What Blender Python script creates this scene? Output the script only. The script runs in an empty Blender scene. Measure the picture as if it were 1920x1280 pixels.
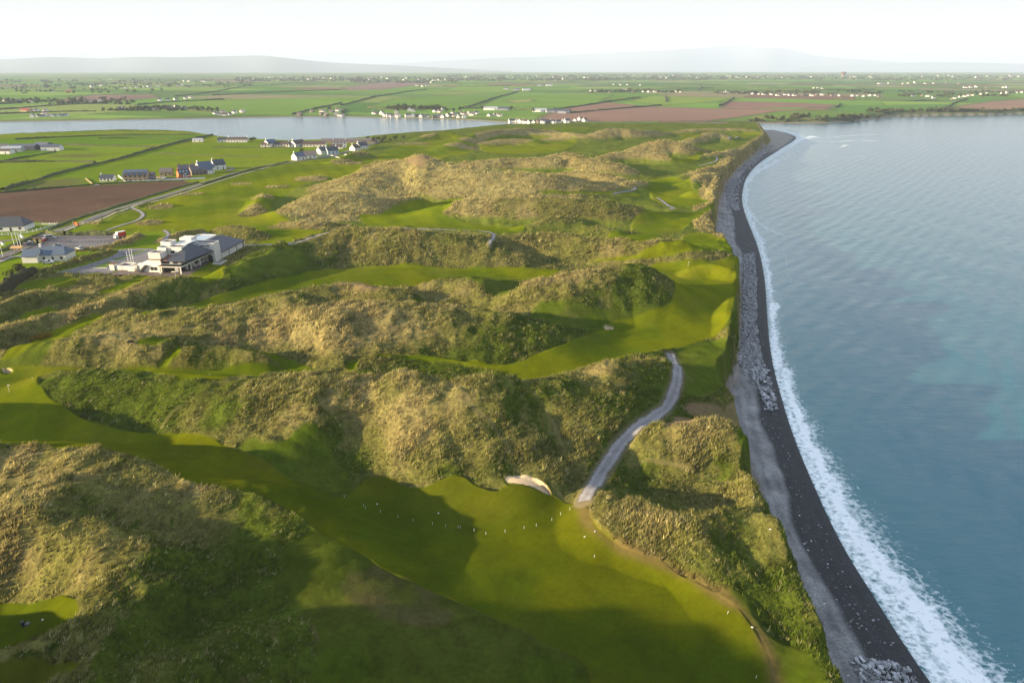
import bpy, bmesh, math, random
import numpy as np
from mathutils import Vector, Matrix
C = bpy.context.scene
COL = C.collection
R = math.radians
# ------------------------------------------------------------------ camera
CAM_Z = 95.0
F, CX, CY = 1280.0, 960.0, 640.0            # photo pixels (1920 x 1280), 24 mm lens on a 36 mm sensor
PITCH = math.atan(508.0 / F)
cam_d = bpy.data.cameras.new("camera")
cam_d.sensor_width = 36.0
cam_d.lens = 36.0 * F / 1920.0
cam_d.clip_start = 1.0
cam_d.clip_end = 80000.0
cam = bpy.data.objects.new("camera", cam_d)
COL.objects.link(cam)
cam.location = (0, 0, CAM_Z)
cam.rotation_euler = (math.pi / 2 - PITCH, 0, 0)
C.camera = cam
# ------------------------------------------------------------------ sun, sky, exposure
SUN_EL, SUN_BEHIND = 10.5, 14.0              # low sun from the left, a little behind the camera
sun_dir = Vector((-math.cos(R(SUN_BEHIND)) * math.cos(R(SUN_EL)), -math.sin(R(SUN_BEHIND)) * math.cos(R(SUN_EL)), math.sin(R(SUN_EL))))
sl = bpy.data.lights.new("sun", 'SUN')
sl.energy = 5.0
sl.angle = R(0.6)
sl.color = (1.0, 0.785, 0.48)
so = bpy.data.objects.new("sun", sl)
COL.objects.link(so)
so.rotation_euler = sun_dir.to_track_quat('Z', 'Y').to_euler()
w = bpy.data.worlds.new("World")
C.world = w
w.use_nodes = True
nt = w.node_tree
bg = nt.nodes['Background']
sky = nt.nodes.new('ShaderNodeTexSky')
sky.sky_type = 'NISHITA'
sky.sun_disc = False
sky.sun_elevation = R(SUN_EL)
sky.sun_rotation = math.atan2(sun_dir.x, sun_dir.y)
sky.altitude = 0
sky.air_density = 1.0
sky.dust_density = 1.0
sky.ozone_density = 3.0
# thin bright overcast veil over the clear sky
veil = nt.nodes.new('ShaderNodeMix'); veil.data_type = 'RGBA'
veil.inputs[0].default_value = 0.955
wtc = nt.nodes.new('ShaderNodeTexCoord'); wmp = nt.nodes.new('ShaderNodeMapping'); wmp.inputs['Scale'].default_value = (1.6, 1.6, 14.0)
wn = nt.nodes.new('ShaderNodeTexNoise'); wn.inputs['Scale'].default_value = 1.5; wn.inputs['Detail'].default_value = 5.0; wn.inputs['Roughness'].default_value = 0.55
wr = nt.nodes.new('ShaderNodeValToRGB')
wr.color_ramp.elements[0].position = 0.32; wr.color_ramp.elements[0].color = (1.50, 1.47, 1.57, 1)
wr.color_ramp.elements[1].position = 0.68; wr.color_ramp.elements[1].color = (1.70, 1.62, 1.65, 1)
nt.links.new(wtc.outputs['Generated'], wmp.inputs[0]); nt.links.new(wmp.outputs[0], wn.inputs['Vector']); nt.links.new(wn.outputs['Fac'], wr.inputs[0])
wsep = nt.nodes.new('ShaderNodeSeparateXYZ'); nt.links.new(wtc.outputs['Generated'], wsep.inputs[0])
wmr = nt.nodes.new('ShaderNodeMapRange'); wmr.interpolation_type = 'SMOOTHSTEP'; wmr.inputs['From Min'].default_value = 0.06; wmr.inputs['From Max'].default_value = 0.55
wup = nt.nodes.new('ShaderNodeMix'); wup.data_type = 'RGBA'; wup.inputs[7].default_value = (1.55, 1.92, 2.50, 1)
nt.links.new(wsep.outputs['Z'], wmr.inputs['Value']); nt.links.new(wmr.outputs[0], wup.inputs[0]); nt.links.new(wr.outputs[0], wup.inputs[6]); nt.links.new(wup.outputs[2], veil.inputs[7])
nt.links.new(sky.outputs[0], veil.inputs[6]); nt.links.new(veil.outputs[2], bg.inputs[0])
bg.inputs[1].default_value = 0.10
C.view_settings.view_transform = 'Standard'
C.view_settings.look = 'None'
C.view_settings.exposure = 2.08
C.view_settings.gamma = 1.0
C.cycles.max_bounces = 5
C.cycles.diffuse_bounces = 2
C.cycles.glossy_bounces = 2
C.cycles.transmission_bounces = 2
C.cycles.volume_bounces = 3
C.cycles.use_denoising = True
C.cycles.use_adaptive_sampling = False

# ------------------------------------------------------------------ helpers: tags, meshes, noise, projection
def tag(o, label=None, cat=None, group=None, kind=None):
    if label: o['label'] = label
    if cat: o['category'] = cat
    if group: o['group'] = group
    if kind: o['kind'] = kind
    return o

def empty(name, loc, rz=0.0, parent=None):
    o = bpy.data.objects.new(name, None)
    COL.objects.link(o)
    o.location = loc
    o.rotation_euler = (0, 0, rz)
    o.empty_display_size = 0.5
    if parent: o.parent = parent
    return o

class MB:
    """collects verts / faces, then links ONE mesh object"""
    def __init__(s):
        s.v, s.f, s.m = [], [], []
    def poly(s, pts, mi=0):
        n = len(s.v)
        s.v += [tuple(p) for p in pts]
        s.f.append(tuple(range(n, n + len(pts))))
        s.m.append(mi)
    def box(s, x0, x1, y0, y1, z0, z1, mi=0):
        n = len(s.v)
        s.v += [(x0, y0, z0), (x1, y0, z0), (x1, y1, z0), (x0, y1, z0), (x0, y0, z1), (x1, y0, z1), (x1, y1, z1), (x0, y1, z1)]
        for q in ((0, 3, 2, 1), (4, 5, 6, 7), (0, 1, 5, 4), (1, 2, 6, 5), (2, 3, 7, 6), (3, 0, 4, 7)):
            s.f.append(tuple(n + i for i in q)); s.m.append(mi)
    def prism(s, pts, z0, z1, mi=0, top=True):
        """vertical prism over a plan polygon (counter-clockwise); z0 / z1 numbers or per-point lists"""
        k = len(pts); n = len(s.v)
        a = z0 if hasattr(z0, '__len__') else [z0] * k
        b = z1 if hasattr(z1, '__len__') else [z1] * k
        s.v += [(p[0], p[1], a[i]) for i, p in enumerate(pts)] + [(p[0], p[1], b[i]) for i, p in enumerate(pts)]
        for i in range(k):
            j = (i + 1) % k
            s.f.append((n + i, n + j, n + k + j, n + k + i)); s.m.append(mi)
        s.f.append(tuple(n + k + i for i in range(k))); s.m.append(mi)
        s.f.append(tuple(n + i for i in reversed(range(k)))); s.m.append(mi)
    def tube(s, p, q, r0, r1=None, k=8, mi=0):
        r1 = r0 if r1 is None else r1
        p, q = Vector(p), Vector(q)
        d = (q - p).normalized()
        a = d.orthogonal().normalized(); b = d.cross(a)
        n = len(s.v)
        for c, r in ((p, r0), (q, r1)):
            for i in range(k):
                t = 2 * math.pi * i / k
                s.v.append(tuple(c + a * math.cos(t) * r + b * math.sin(t) * r))
        for i in range(k):
            j = (i + 1) % k
            s.f.append((n + i, n + j, n + k + j, n + k + i)); s.m.append(mi)
        s.f.append(tuple(n + k + i for i in range(k))); s.m.append(mi)
        s.f.append(tuple(n + i for i in reversed(range(k)))); s.m.append(mi)
    def mesh(s, name, mats):
        me = bpy.data.meshes.new(name)
        me.from_pydata(s.v, [], s.f)
        for m in (mats if isinstance(mats, (list, tuple)) else [mats]): me.materials.append(m)
        if any(s.m): me.polygons.foreach_set('material_index', s.m)
        bm = bmesh.new(); bm.from_mesh(me)
        bmesh.ops.recalc_face_normals(bm, faces=bm.faces)
        bm.to_mesh(me); bm.free()
        return me
    def build(s, name, mats, parent=None, loc=(0, 0, 0), rz=0.0):
        o = bpy.data.objects.new(name, s.mesh(name, mats))
        COL.objects.link(o)
        o.location = loc; o.rotation_euler = (0, 0, rz)
        if parent: o.parent = parent
        return o

def np_mesh(name, V, Fq, mat, parent=None, smooth=True, attrs=None, colors=None):
    """fast mesh from numpy arrays; Fq is (n,3) or (n,4)"""
    me = bpy.data.meshes.new(name)
    nv, nf, k = len(V), len(Fq), Fq.shape[1]
    me.vertices.add(nv); me.loops.add(nf * k); me.polygons.add(nf)
    me.vertices.foreach_set('co', np.ascontiguousarray(V, dtype=np.float32).ravel())
    me.loops.foreach_set('vertex_index', np.ascontiguousarray(Fq, dtype=np.int32).ravel())
    me.polygons.foreach_set('loop_start', np.arange(0, nf * k, k, dtype=np.int32))
    me.polygons.foreach_set('loop_total', np.full(nf, k, dtype=np.int32))
    me.polygons.foreach_set('use_smooth', np.full(nf, smooth, dtype=bool))
    me.materials.append(mat)
    for nme, arr in (attrs or {}).items():
        a = me.attributes.new(nme, 'FLOAT', 'POINT')
        a.data.foreach_set('value', np.ascontiguousarray(arr, dtype=np.float32))
    for nme, arr in (colors or {}).items():
        a = me.attributes.new(nme, 'FLOAT_COLOR', 'POINT')
        c4 = np.ones((nv, 4), dtype=np.float32); c4[:, :3] = arr
        a.data.foreach_set('color', c4.ravel())
    me.update(); me.validate()
    o = bpy.data.objects.new(name, me)
    COL.objects.link(o)
    if parent: o.parent = parent
    return o

def _hash(ix, iy, seed):
    h = (ix.astype(np.int64) * 374761393 + iy.astype(np.int64) * 668265263 + seed * 1274126177) & 0xFFFFFFFF
    h = ((h ^ (h >> 13)) * 1274126177) & 0xFFFFFFFF
    h = h ^ (h >> 16)
    return (h & 0xFFFFFF) / float(0xFFFFFF)

def vnoise(x, y, seed=0):
    ix, iy = np.floor(x), np.floor(y)
    fx, fy = x - ix, y - iy
    fx = fx * fx * fx * (fx * (fx * 6 - 15) + 10); fy = fy * fy * fy * (fy * (fy * 6 - 15) + 10)
    a = _hash(ix, iy, seed); b = _hash(ix + 1, iy, seed); c = _hash(ix, iy + 1, seed); d = _hash(ix + 1, iy + 1, seed)
    return (a + (b - a) * fx) * (1 - fy) + (c + (d - c) * fx) * fy

def fbm(x, y, wl, octs=4, seed=0, gain=0.5):
    s = 0.0; amp = 1.0; tot = 0.0
    for i in range(octs):
        ca, sa = math.cos(0.7 * i + 0.3), math.sin(0.7 * i + 0.3)
        s = s + amp * (vnoise((x * ca - y * sa) / wl + 31.7 * i, (x * sa + y * ca) / wl - 17.3 * i, seed + i) * 2 - 1)
        tot += amp; amp *= gain; wl *= 0.5
    return s / tot

def sstep(a, b, x):
    t = np.clip((x - a) / (b - a), 0, 1)
    return t * t * (3 - 2 * t)

CP, SP = math.cos(PITCH), math.sin(PITCH)
def ray(px, py):
    u = (np.asarray(px, float) - CX) / F; v = (CY - np.asarray(py, float)) / F
    return u, CP + v * SP, -SP + v * CP
def at(px, py, z=14.0):
    dx, dy, dz = ray(px, py)
    t = (z - CAM_Z) / dz
    return dx * t, dy * t
def at_list(pts, z=14.0):
    a = np.array([p[:2] for p in pts], float)
    zz = np.array([p[2] if len(p) > 2 else z for p in pts], float)
    x, y = at(a[:, 0], a[:, 1], zz)
    return np.stack([x, y], 1)
def to_px(x, y, z):
    dx, dy, dz = x, y, z - CAM_Z
    dep = dy * CP - dz * SP
    return CX + F * dx / dep, CY - F * (dy * SP + dz * CP) / dep

def seg_dist(X, Y, P, closed=True):
    """distance to a polyline"""
    best = np.full(X.shape, 1e12)
    n = len(P)
    for i in range(n if closed else n - 1):
        ax, ay = P[i]; bx, by = P[(i + 1) % n]
        ex, ey = bx - ax, by - ay
        L = ex * ex + ey * ey + 1e-9
        t = np.clip(((X - ax) * ex + (Y - ay) * ey) / L, 0, 1)
        d = (X - ax - t * ex) ** 2 + (Y - ay - t * ey) ** 2
        best = np.minimum(best, d)
    return np.sqrt(best)
def inside(X, Y, P):
    c = np.zeros(X.shape, bool)
    n = len(P)
    for i in range(n):
        ax, ay = P[i]; bx, by = P[(i + 1) % n]
        if ay == by: continue
        c ^= ((ay > Y) != (by > Y)) & (X < (bx - ax) * (Y - ay) / (by - ay) + ax)
    return c
def sdist(X, Y, P):
    """positive inside"""
    d = seg_dist(X, Y, P)
    return np.where(inside(X, Y, P), d, -d)
def sdist_local(X, Y, P, pad, out=-1e3):
    """signed distance, evaluated only near the polygon"""
    P = np.asarray(P)
    r = np.full(X.shape, out)
    m = (X > P[:, 0].min() - pad) & (X < P[:, 0].max() + pad) & (Y > P[:, 1].min() - pad) & (Y < P[:, 1].max() + pad)
    if m.any(): r[m] = sdist(X[m], Y[m], P)
    return r
def smooth_line(P, it=2, closed=False):
    P = np.asarray(P, float)
    for _ in range(it):
        if closed:
            Q = np.roll(P, -1, 0)
            P = np.stack([P * .75 + Q * .25, P * .25 + Q * .75], 1).reshape(-1, P.shape[1])
        else:
            A, B = P[:-1], P[1:]
            M = np.stack([A * .75 + B * .25, A * .25 + B * .75], 1).reshape(-1, P.shape[1])
            P = np.concatenate([P[:1], M, P[-1:]])
    return P
# ------------------------------------------------------------------ coast lines (photo pixels unprojected to sea level / cliff-top level)
WATER_R = [(2080, 1760), (1900, 1500), (1745, 1280), (1690, 1200), (1640, 1120), (1592, 1045), (1560, 985), (1528, 915), (1500, 850), (1478, 790),
           (1462, 735), (1450, 690), (1442, 640), (1438, 590), (1436, 545), (1431, 505), (1422, 465), (1408, 430), (1396, 400), (1390, 375), (1393, 350),
           (1402, 328), (1418, 310), (1436, 297), (1452, 287), (1470, 275), (1486, 266), (1494, 259), (1488, 254), (1472, 249), (1450, 244)]
WATER_B = [(1430, 240), (1400, 238.5), (1250, 238), (1080, 238), (960, 240), (890, 244), (820, 251), (760, 256), (700, 261), (650, 266), (610, 270), (560, 271),
           (500, 267), (440, 258), (390, 252), (330, 250.5), (260, 250), (190, 252), (110, 255), (0, 260), (-200, 268), (-500, 280)]
land_poly = np.concatenate([smooth_line(at_list(WATER_R, 0.0), 3), at_list(WATER_B, 4.0), np.array([[-1500., 900.], [-1500., -600.], [260., -600.], [200., -200.]])])
CLIFF_R = [(1830, 1760), (1720, 1500), (1600, 1290), (1578, 1225), (1556, 1170), (1532, 1130), (1510, 1085), (1488, 1040), (1466, 1000), (1450, 965), (1434, 925),
           (1418, 893), (1426, 868), (1424, 838), (1408, 812), (1398, 788), (1392, 760), (1372, 735), (1366, 705), (1370, 680), (1384, 655), (1392, 620), (1395, 560), (1393, 500),
           (1390, 478), (1372, 462), (1352, 440), (1340, 420), (1342, 400), (1350, 375), (1352, 350), (1364, 325), (1384, 300), (1410, 280), (1436, 264), (1448, 254), (1444, 248)]
cliff_poly = np.concatenate([smooth_line(at_list(CLIFF_R, 11.5), 1), at_list(WATER_B, 4.0), np.array([[-1500., 900.], [-1500., -600.], [200., -600.], [130., -200.]])])
FAR_SHORE = [(-900, 236), (-200, 231), (0, 229), (200, 226), (400, 222.5), (560, 219.5), (640, 219.5), (700, 221), (800, 223), (870, 225), (950, 230), (1000, 232.5), (1100, 234), (1250, 233.5),
             (1400, 232), (1500, 232), (1560, 231), (1620, 226), (1680, 219.5), (1750, 217.5), (1830, 216.5), (1920, 214.5), (2300, 211), (2700, 207)]
far_poly = np.concatenate([at_list(FAR_SHORE, 0.0), np.array([[30000., 9000.], [30000., 60000.], [-30000., 60000.], [-30000., 2000.]])])

# ------------------------------------------------------------------ dune ridges: crest (px, py, crest height), front width, back width (metres)
RIDGES = [
 # left foreground mound
 ([(-260, 850, 20), (-80, 838, 22), (60, 838, 22), (170, 846, 22), (280, 876, 20), (345, 915, 18)], 30, 12),
 ([(60, 905, 23), (250, 900, 22), (345, 908, 21), (440, 915, 21), (520, 945, 20), (590, 995, 18.5), (650, 1060, 16.5), (700, 1140, 15)], 26, 11),
 ([(60, 950, 24), (150, 985, 24), (220, 1040, 23.5), (280, 1085, 21)], 7, 20),
 ([(-200, 1000, 22), (-40, 960, 23), (60, 950, 24)], 14, 16),
 ([(170, 1120, 20.5), (190, 1170, 20), (150, 1230, 19.5), (130, 1300, 20)], 8, 14),
 ([(-100, 1225, 19.6), (60, 1205, 19.4), (130, 1180, 19)], 5, 5),
 ([(250, 1290, 20), (420, 1240, 19), (560, 1230, 16.5)], 14, 16),
 # main front dune
 ([(330, 722, 17), (400, 730, 19), (460, 738, 21), (500, 716, 23), (560, 706, 24), (620, 699, 24), (700, 699, 24.5), (760, 696, 25.5), (800, 709, 25), (850, 720, 24),
   (900, 715, 24.5), (940, 711, 25), (990, 722, 23.5), (1040, 722, 23), (1100, 730, 22), (1150, 745, 20), (1190, 770, 16)], 27, 14),
 ([(110, 705, 16), (200, 700, 18), (290, 702, 19.5), (380, 712, 20), (450, 712, 20)], 24, 9),
 ([(610, 745, 22.5), (560, 790, 19.5), (520, 828, 17.5), (475, 850, 15)], 16, 18),
 ([(900, 735, 24.5), (920, 790, 22), (960, 840, 20), (1010, 895, 15.5)], 22, 22),
 ([(760, 720, 24.5), (800, 770, 22.5), (850, 820, 20), (880, 860, 17)], 18, 18),
 ([(1015, 718, 21), (1060, 692, 22.5), (1130, 683, 23), (1190, 674, 23), (1235, 672, 21.5), (1258, 690, 17)], 22, 13),
 ([(1130, 690, 22), (1150, 740, 19.5), (1120, 800, 18.5), (1085, 860, 16.5)], 14, 14),
 # right foreground dune with a bowl
 ([(1190, 822, 16), (1230, 798, 19), (1290, 790, 20.5), (1340, 796, 20.5), (1380, 812, 19.5), (1412, 838, 18)], 15, 8),
 ([(1420, 885, 17), (1428, 925, 18), (1425, 960, 18)], 6, 6),
 ([(1128, 925, 16.5), (1150, 940, 18), (1210, 945, 18.5), (1270, 968, 19), (1330, 972, 19.2), (1400, 962, 19), (1440, 985, 18)], 14, 7),
 ([(1440, 985, 18), (1470, 1050, 17), (1510, 1120, 16.5), (1545, 1185, 16), (1580, 1270, 15.5), (1640, 1400, 15.5)], 9, 4),
 ([(1330, 985, 18.5), (1390, 1070, 16.5), (1450, 1140, 15.5)], 12, 9),
 # middle dunes
 ([(215, 602, 16), (300, 586, 20), (380, 577, 22), (430, 573, 22.5), (490, 560, 23.5), (540, 551, 24.5), (590, 556, 23.5), (640, 563, 24), (700, 566, 24), (760, 569, 24),
   (820, 578, 23), (880, 588, 22), (940, 597, 20.5), (1000, 612, 18), (1040, 628, 15.5)], 33, 15),
 ([(545, 555, 24), (600, 590, 22.5), (660, 630, 19.5), (690, 655, 16)], 13, 15),
 ([(840, 590, 21.5), (850, 620, 19), (840, 650, 16.5)], 14, 12),
 ([(780, 585, 20), (850, 574, 22.5), (890, 572, 23.2), (930, 585, 21.5), (1010, 605, 18), (1060, 622, 15.5)], 10, 10),
 ([(40, 660, 16.5), (90, 645, 19), (150, 633, 21), (220, 627, 21.5), (290, 632, 21), (345, 645, 18)], 14, 14),
 ([(330, 672, 16.5), (360, 655, 19), (410, 650, 19.5), (460, 654, 19), (500, 664, 17)], 6, 7),
 ([(-80, 640, 17), (30, 610, 18), (100, 590, 18), (180, 570, 19), (230, 560, 17)], 13, 10),
 ([(-60, 600, 17), (20, 562, 17.5), (60, 552, 17), (110, 550, 16)], 7, 7),
 ([(210, 565, 17), (260, 543, 19.5), (300, 527, 20.5), (340, 520, 20.5), (380, 522, 19), (420, 536, 16)], 15, 9),
 ([(550, 552, 17), (600, 541, 19), (650, 540, 18), (720, 545, 18), (760, 556, 16)], 9, 6),
 ([(790, 538, 16), (830, 522, 19.5), (870, 517, 21), (915, 522, 20), (945, 531, 16.5)], 13, 10),
 ([(992, 548, 16.5), (1015, 534, 21.5), (1050, 520, 25), (1110, 507, 26.5), (1150, 498, 27.5), (1180, 492, 28), (1205, 503, 26.5), (1232, 523, 22.5), (1256, 545, 16)], 31, 16),
 ([(420, 515, 17), (450, 488, 21.5), (480, 470, 22.5), (520, 462, 22), (560, 452, 22.5), (600, 440, 24), (640, 431, 25), (700, 428, 25.5), (760, 431, 25.5), (830, 434, 25), (880, 442, 23),
   (920, 455, 21), (970, 475, 17)], 26, 14),
 ([(880, 455, 18), (930, 443, 21), (1000, 437, 22.5), (1060, 440, 22.5), (1110, 446, 22.5), (1160, 449, 22.5), (1210, 453, 22), (1260, 456, 21.5), (1300, 466, 20), (1345, 473, 18)], 19, 12),
 ([(1180, 492, 15.6), (1240, 484, 16.2), (1300, 481, 16)], 4, 4),
 ([(1290, 505, 16), (1325, 495, 18), (1355, 500, 18), (1375, 512, 16)], 8, 6),
 ([(1366, 560, 15.5), (1382, 590, 16), (1380, 630, 16)], 7, 6),
 # around the clubhouse
 ([(76, 509, 15.0), (105, 498, 16.1), (145, 487, 16.2), (180, 478, 16.1), (206, 470, 15.2)], 3.5, 3),
 ([(100, 540, 15), (150, 523, 16), (210, 520, 16)], 4, 4),
 ([(150, 468, 14.6), (185, 466, 15.0), (228, 455, 15.4), (262, 438, 16.2)], 3.5, 3),
 ([(300, 450, 15), (340, 437, 16), (380, 434, 15)], 5, 4),
 ([(415, 428, 16), (440, 421, 18), (465, 430, 16)], 9, 6),
 ([(470, 372, 14.5), (490, 366, 16.5), (505, 370, 14.5)], 6, 5), ([(462, 396, 14.5), (476, 390, 17), (490, 394, 14.5)], 8, 5), ([(262, 418, 14.3), (282, 413, 15.3), (296, 416, 14.3)], 5, 4), ([(280, 388, 14.3), (302, 383, 15.5), (325, 385, 14.3)], 5, 4),
 ([(525, 421, 14.8), (548, 416, 16.5), (600, 416, 16.5), (625, 420, 14.8)], 6, 5), ([(455, 440, 14.5), (470, 434, 16.8), (490, 438, 14.5)], 7, 6), ([(565, 333, 15), (590, 328, 17), (610, 332, 15)], 9, 7),
 # far dunes
 ([(545, 392, 17), (580, 368, 23), (600, 357, 26), (640, 358, 25.5), (680, 368, 22), (705, 380, 17)], 30, 18),
 ([(695, 388, 16), (735, 372, 20), (780, 369, 20), (800, 378, 16)], 12, 8),
 ([(500, 365, 17), (485, 375, 19), (478, 385, 17)], 8, 14),
 ([(640, 345, 18), (665, 333, 24), (690, 322, 27), (720, 308, 30), (750, 298, 33), (785, 293, 34.5), (815, 298, 34), (850, 306, 32.5), (900, 318, 30), (960, 321, 29.5), (1010, 325, 28.5), (1050, 331, 26), (1090, 345, 20)], 62, 30),
 ([(785, 296, 34), (790, 325, 27), (785, 350, 20)], 22, 26),
 ([(650, 330, 20), (700, 305, 27), (745, 296, 31)], 34, 16),
 ([(825, 388, 18), (870, 376, 22), (930, 370, 24), (1000, 372, 24.5), (1060, 373, 24.5), (1120, 373, 24.5), (1160, 382, 22), (1190, 394, 17)], 32, 18),
 ([(985, 424, 15.5), (1020, 411, 18.5), (1050, 408, 19), (1080, 415, 17), (1100, 425, 15)], 11, 8),
 ([(1100, 432, 15.5), (1130, 427, 17), (1160, 435, 15.5)], 8, 5),
 ([(1050, 330, 20), (1068, 322, 23), (1100, 322, 24), (1130, 326, 23.5), (1160, 338, 21), (1182, 355, 16)], 30, 18),
 ([(1010, 305, 20), (1045, 290, 25), (1070, 289, 25.5), (1105, 300, 24), (1165, 310, 22), (1180, 322, 17)], 34, 20),
 ([(1125, 298, 18), (1155, 286, 22), (1180, 288, 21), (1215, 286, 22), (1252, 291, 21), (1272, 302, 16)], 22, 14),
 ([(1185, 284, 18), (1210, 271, 24), (1230, 263, 28), (1255, 261, 28.5), (1282, 267, 26), (1312, 279, 18)], 32, 18),
 ([(1100, 258, 17), (1125, 245, 24), (1150, 240, 26), (1185, 242, 25), (1225, 246, 20)], 40, 22),
 ([(1280, 268, 17), (1305, 255, 21), (1335, 247, 24), (1355, 252, 21), (1365, 262, 16)], 26, 18),
 ([(1240, 252, 16), (1290, 243, 19), (1350, 240, 20), (1400, 243, 18), (1430, 250, 15)], 30, 25),
 ([(985, 252, 17), (1035, 246, 21), (1080, 249, 21), (1110, 258, 16)], 26, 18),
 ([(1280, 330, 16), (1310, 318, 20), (1340, 312, 20), (1362, 310, 18)], 16, 12),
 ([(1282, 345, 16), (1305, 333, 20), (1335, 322, 22), (1350, 340, 18)], 16, 12),
 ([(1300, 360, 17), (1330, 352, 19), (1345, 372, 16)], 10, 8),
 ([(1220, 350, 16), (1205, 342, 19), (1180, 345, 19), (1165, 355, 16)], 12, 8),
 ([(780, 262, 15), (810, 250, 20), (840, 249, 20), (860, 254, 17)], 22, 14),
 ([(835, 275, 17), (870, 258, 22), (900, 246, 25), (940, 241, 25), (985, 239, 24), (1030, 243, 20)], 34, 22),
 ([(850, 312, 18), (890, 300, 23), (940, 297, 24), (990, 296, 24), (1040, 302, 22)], 24, 16),
 ([(630, 303, 15), (655, 288, 19), (672, 283, 20), (690, 292, 16)], 14, 12),
 ([(900, 268, 17), (950, 258, 20), (1000, 262, 18)], 26, 16),
 ([(1290, 300, 15), (1320, 290, 18), (1350, 285, 19), (1375, 280, 17)], 14, 12),
 # dunes just left of the frame: their long shadows cross the near fairway
 ([(-330, 745, 25), (-370, 820, 27), (-400, 880, 24)], 16, 20),
]
RW = []
for pts, wf, wb in RIDGES:
    a = np.array(pts, float)
    xy = at_list(pts)
    P = np.concatenate([xy, a[:, 2:3]], 1)
    P = smooth_line(P, 1)
    RW.append((P, wf, wb))

RW.append((smooth_line(np.array([(-126., 67., 20.), (-116., 60., 35.), (-112., 48., 43.), (-112., 32., 45.), (-118., 12., 36.)]), 1), 26, 26))
def ridge_field(X, Y, base):
    acc = np.zeros(X.shape)
    for P, wf, wb in RW:
        W = max(wf, wb)
        m = (X > P[:, 0].min() - W) & (X < P[:, 0].max() + W) & (Y > P[:, 1].min() - W) & (Y < P[:, 1].max() + W)
        if not m.any(): continue
        x, y = X[m], Y[m]
        best = np.zeros(x.shape)
        for i in range(len(P) - 1):
            ax, ay, az = P[i]; bx, by, bz = P[i + 1]
            ex, ey = bx - ax, by - ay
            t = np.clip(((x - ax) * ex + (y - ay) * ey) / (ex * ex + ey * ey + 1e-9), 0, 1)
            qx, qy = x - ax - t * ex, y - ay - t * ey
            d = np.sqrt(qx * qx + qy * qy) + 1e-6
            mx, my = ax + t * ex, ay + t * ey
            s = (qx * mx + qy * my) / (d * np.sqrt(mx * mx + my * my) + 1e-6)
            wd = wb * (1 + s) / 2 + wf * (1 - s) / 2
            u = np.clip(d / wd, 0, 1)
            f = 1 - u
            f = f * f * (3 - 2 * f) * 0.62 + f * 0.38 - 0.10 * np.exp(-(u / 0.12) ** 2)
            best = np.maximum(best, (az + t * (bz - az) - 14.0 + 1.0) * f)
        best = np.clip(best, 0, None)
        acc[m] += best ** 4
    return acc ** 0.25

PAD_PX = [(-60, 500), (0, 462), (110, 432), (160, 420), (250, 424), (300, 432), (400, 436), (440, 450), (436, 470), (395, 500), (352, 522), (292, 520), (205, 512), (110, 514), (60, 500), (0, 530), (-60, 560)]
FARM_PX = [(-600, 520), (0, 488), (60, 458), (110, 431), (200, 397), (330, 360), (430, 324), (490, 310), (560, 302), (640, 297), (690, 280), (705, 268), (700, 255), (560, 255), (400, 244), (200, 244), (0, 250), (-600, 270)]
PAD = at_list(PAD_PX); FARM = at_list(FARM_PX)
PAD_Z = 14.2
def height_parts(X, Y):
    r = np.hypot(X, Y)
    near_m = r < 1750
    dw = np.full(X.shape, -1e3); dc = np.full(X.shape, -1e3); df = np.full(X.shape, -1e3)
    dw[near_m] = sdist(X[near_m], Y[near_m], land_poly)
    cm = near_m & (dw > -60)
    dc[cm] = sdist(X[cm], Y[cm], cliff_poly)
    fmask = r > 1150
    df[fmask] = sdist(X[fmask], Y[fmask], far_poly)
    base = 14.0 + 0.9 * fbm(X, Y, 120, 2, 5)
    fl = sstep(-25, 10, sdist_local(X, Y, FARM, 40))
    base = base * (1 - fl) + fl * (13.0 + 1.2 * np.sin(X * 0.006 + 1.0))
    pd = sstep(-14, 2, sdist_local(X, Y, PAD, 30))
    base = base * (1 - pd) + pd * PAD_Z
    wx = X + 2.2 * fbm(X, Y, 26, 2, 21); wy = Y + 2.2 * fbm(X, Y, 26, 2, 22)
    rf = ridge_field(wx, wy, base)
    beach = np.where(dw > 0, np.minimum(dw * 0.10, 3.6 + 0.01 * dw), np.maximum(dw * 0.05, -6.0))
    far = np.clip((Y - 600) / 500, 0, 1)
    river = (Y > 850) & (X < 0.30 * Y)
    wr = np.where(river, 55.0 * sstep(820, 1000, Y) + 8, 4.5 + 9.0 * far + 2.0 * fbm(X, Y, 9, 2, 41))
    wr = np.clip(wr, 2.5, None)
    k = sstep(0, 1, dc / wr + 0.15)
    hf = np.where(df > 0, 2.5 * sstep(0, 14, df) + 9.0 * sstep(0, 900, df) + 0.0035 * np.clip(df - 300, 0, 9000) + sstep(100, 900, df) * 4.0 * fbm(X, Y, 900, 3, 51), np.maximum(df * 0.05, -6.0))
    hf = hf + np.where(df > 0, 7.0 * sstep(0, 25, df) * sstep(480, 700, X) * sstep(2300, 1300, Y), 0)
    return dict(dw=dw, dc=dc, df=df, h=base + rf, rf=rf, beach=beach, k=k, hf=hf)
def height(D, lumps=0.0):
    """ground height in metres"""
    return np.maximum(D['beach'] * (1 - D['k']) + (D['h'] + lumps) * D['k'], D['hf'])

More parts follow.
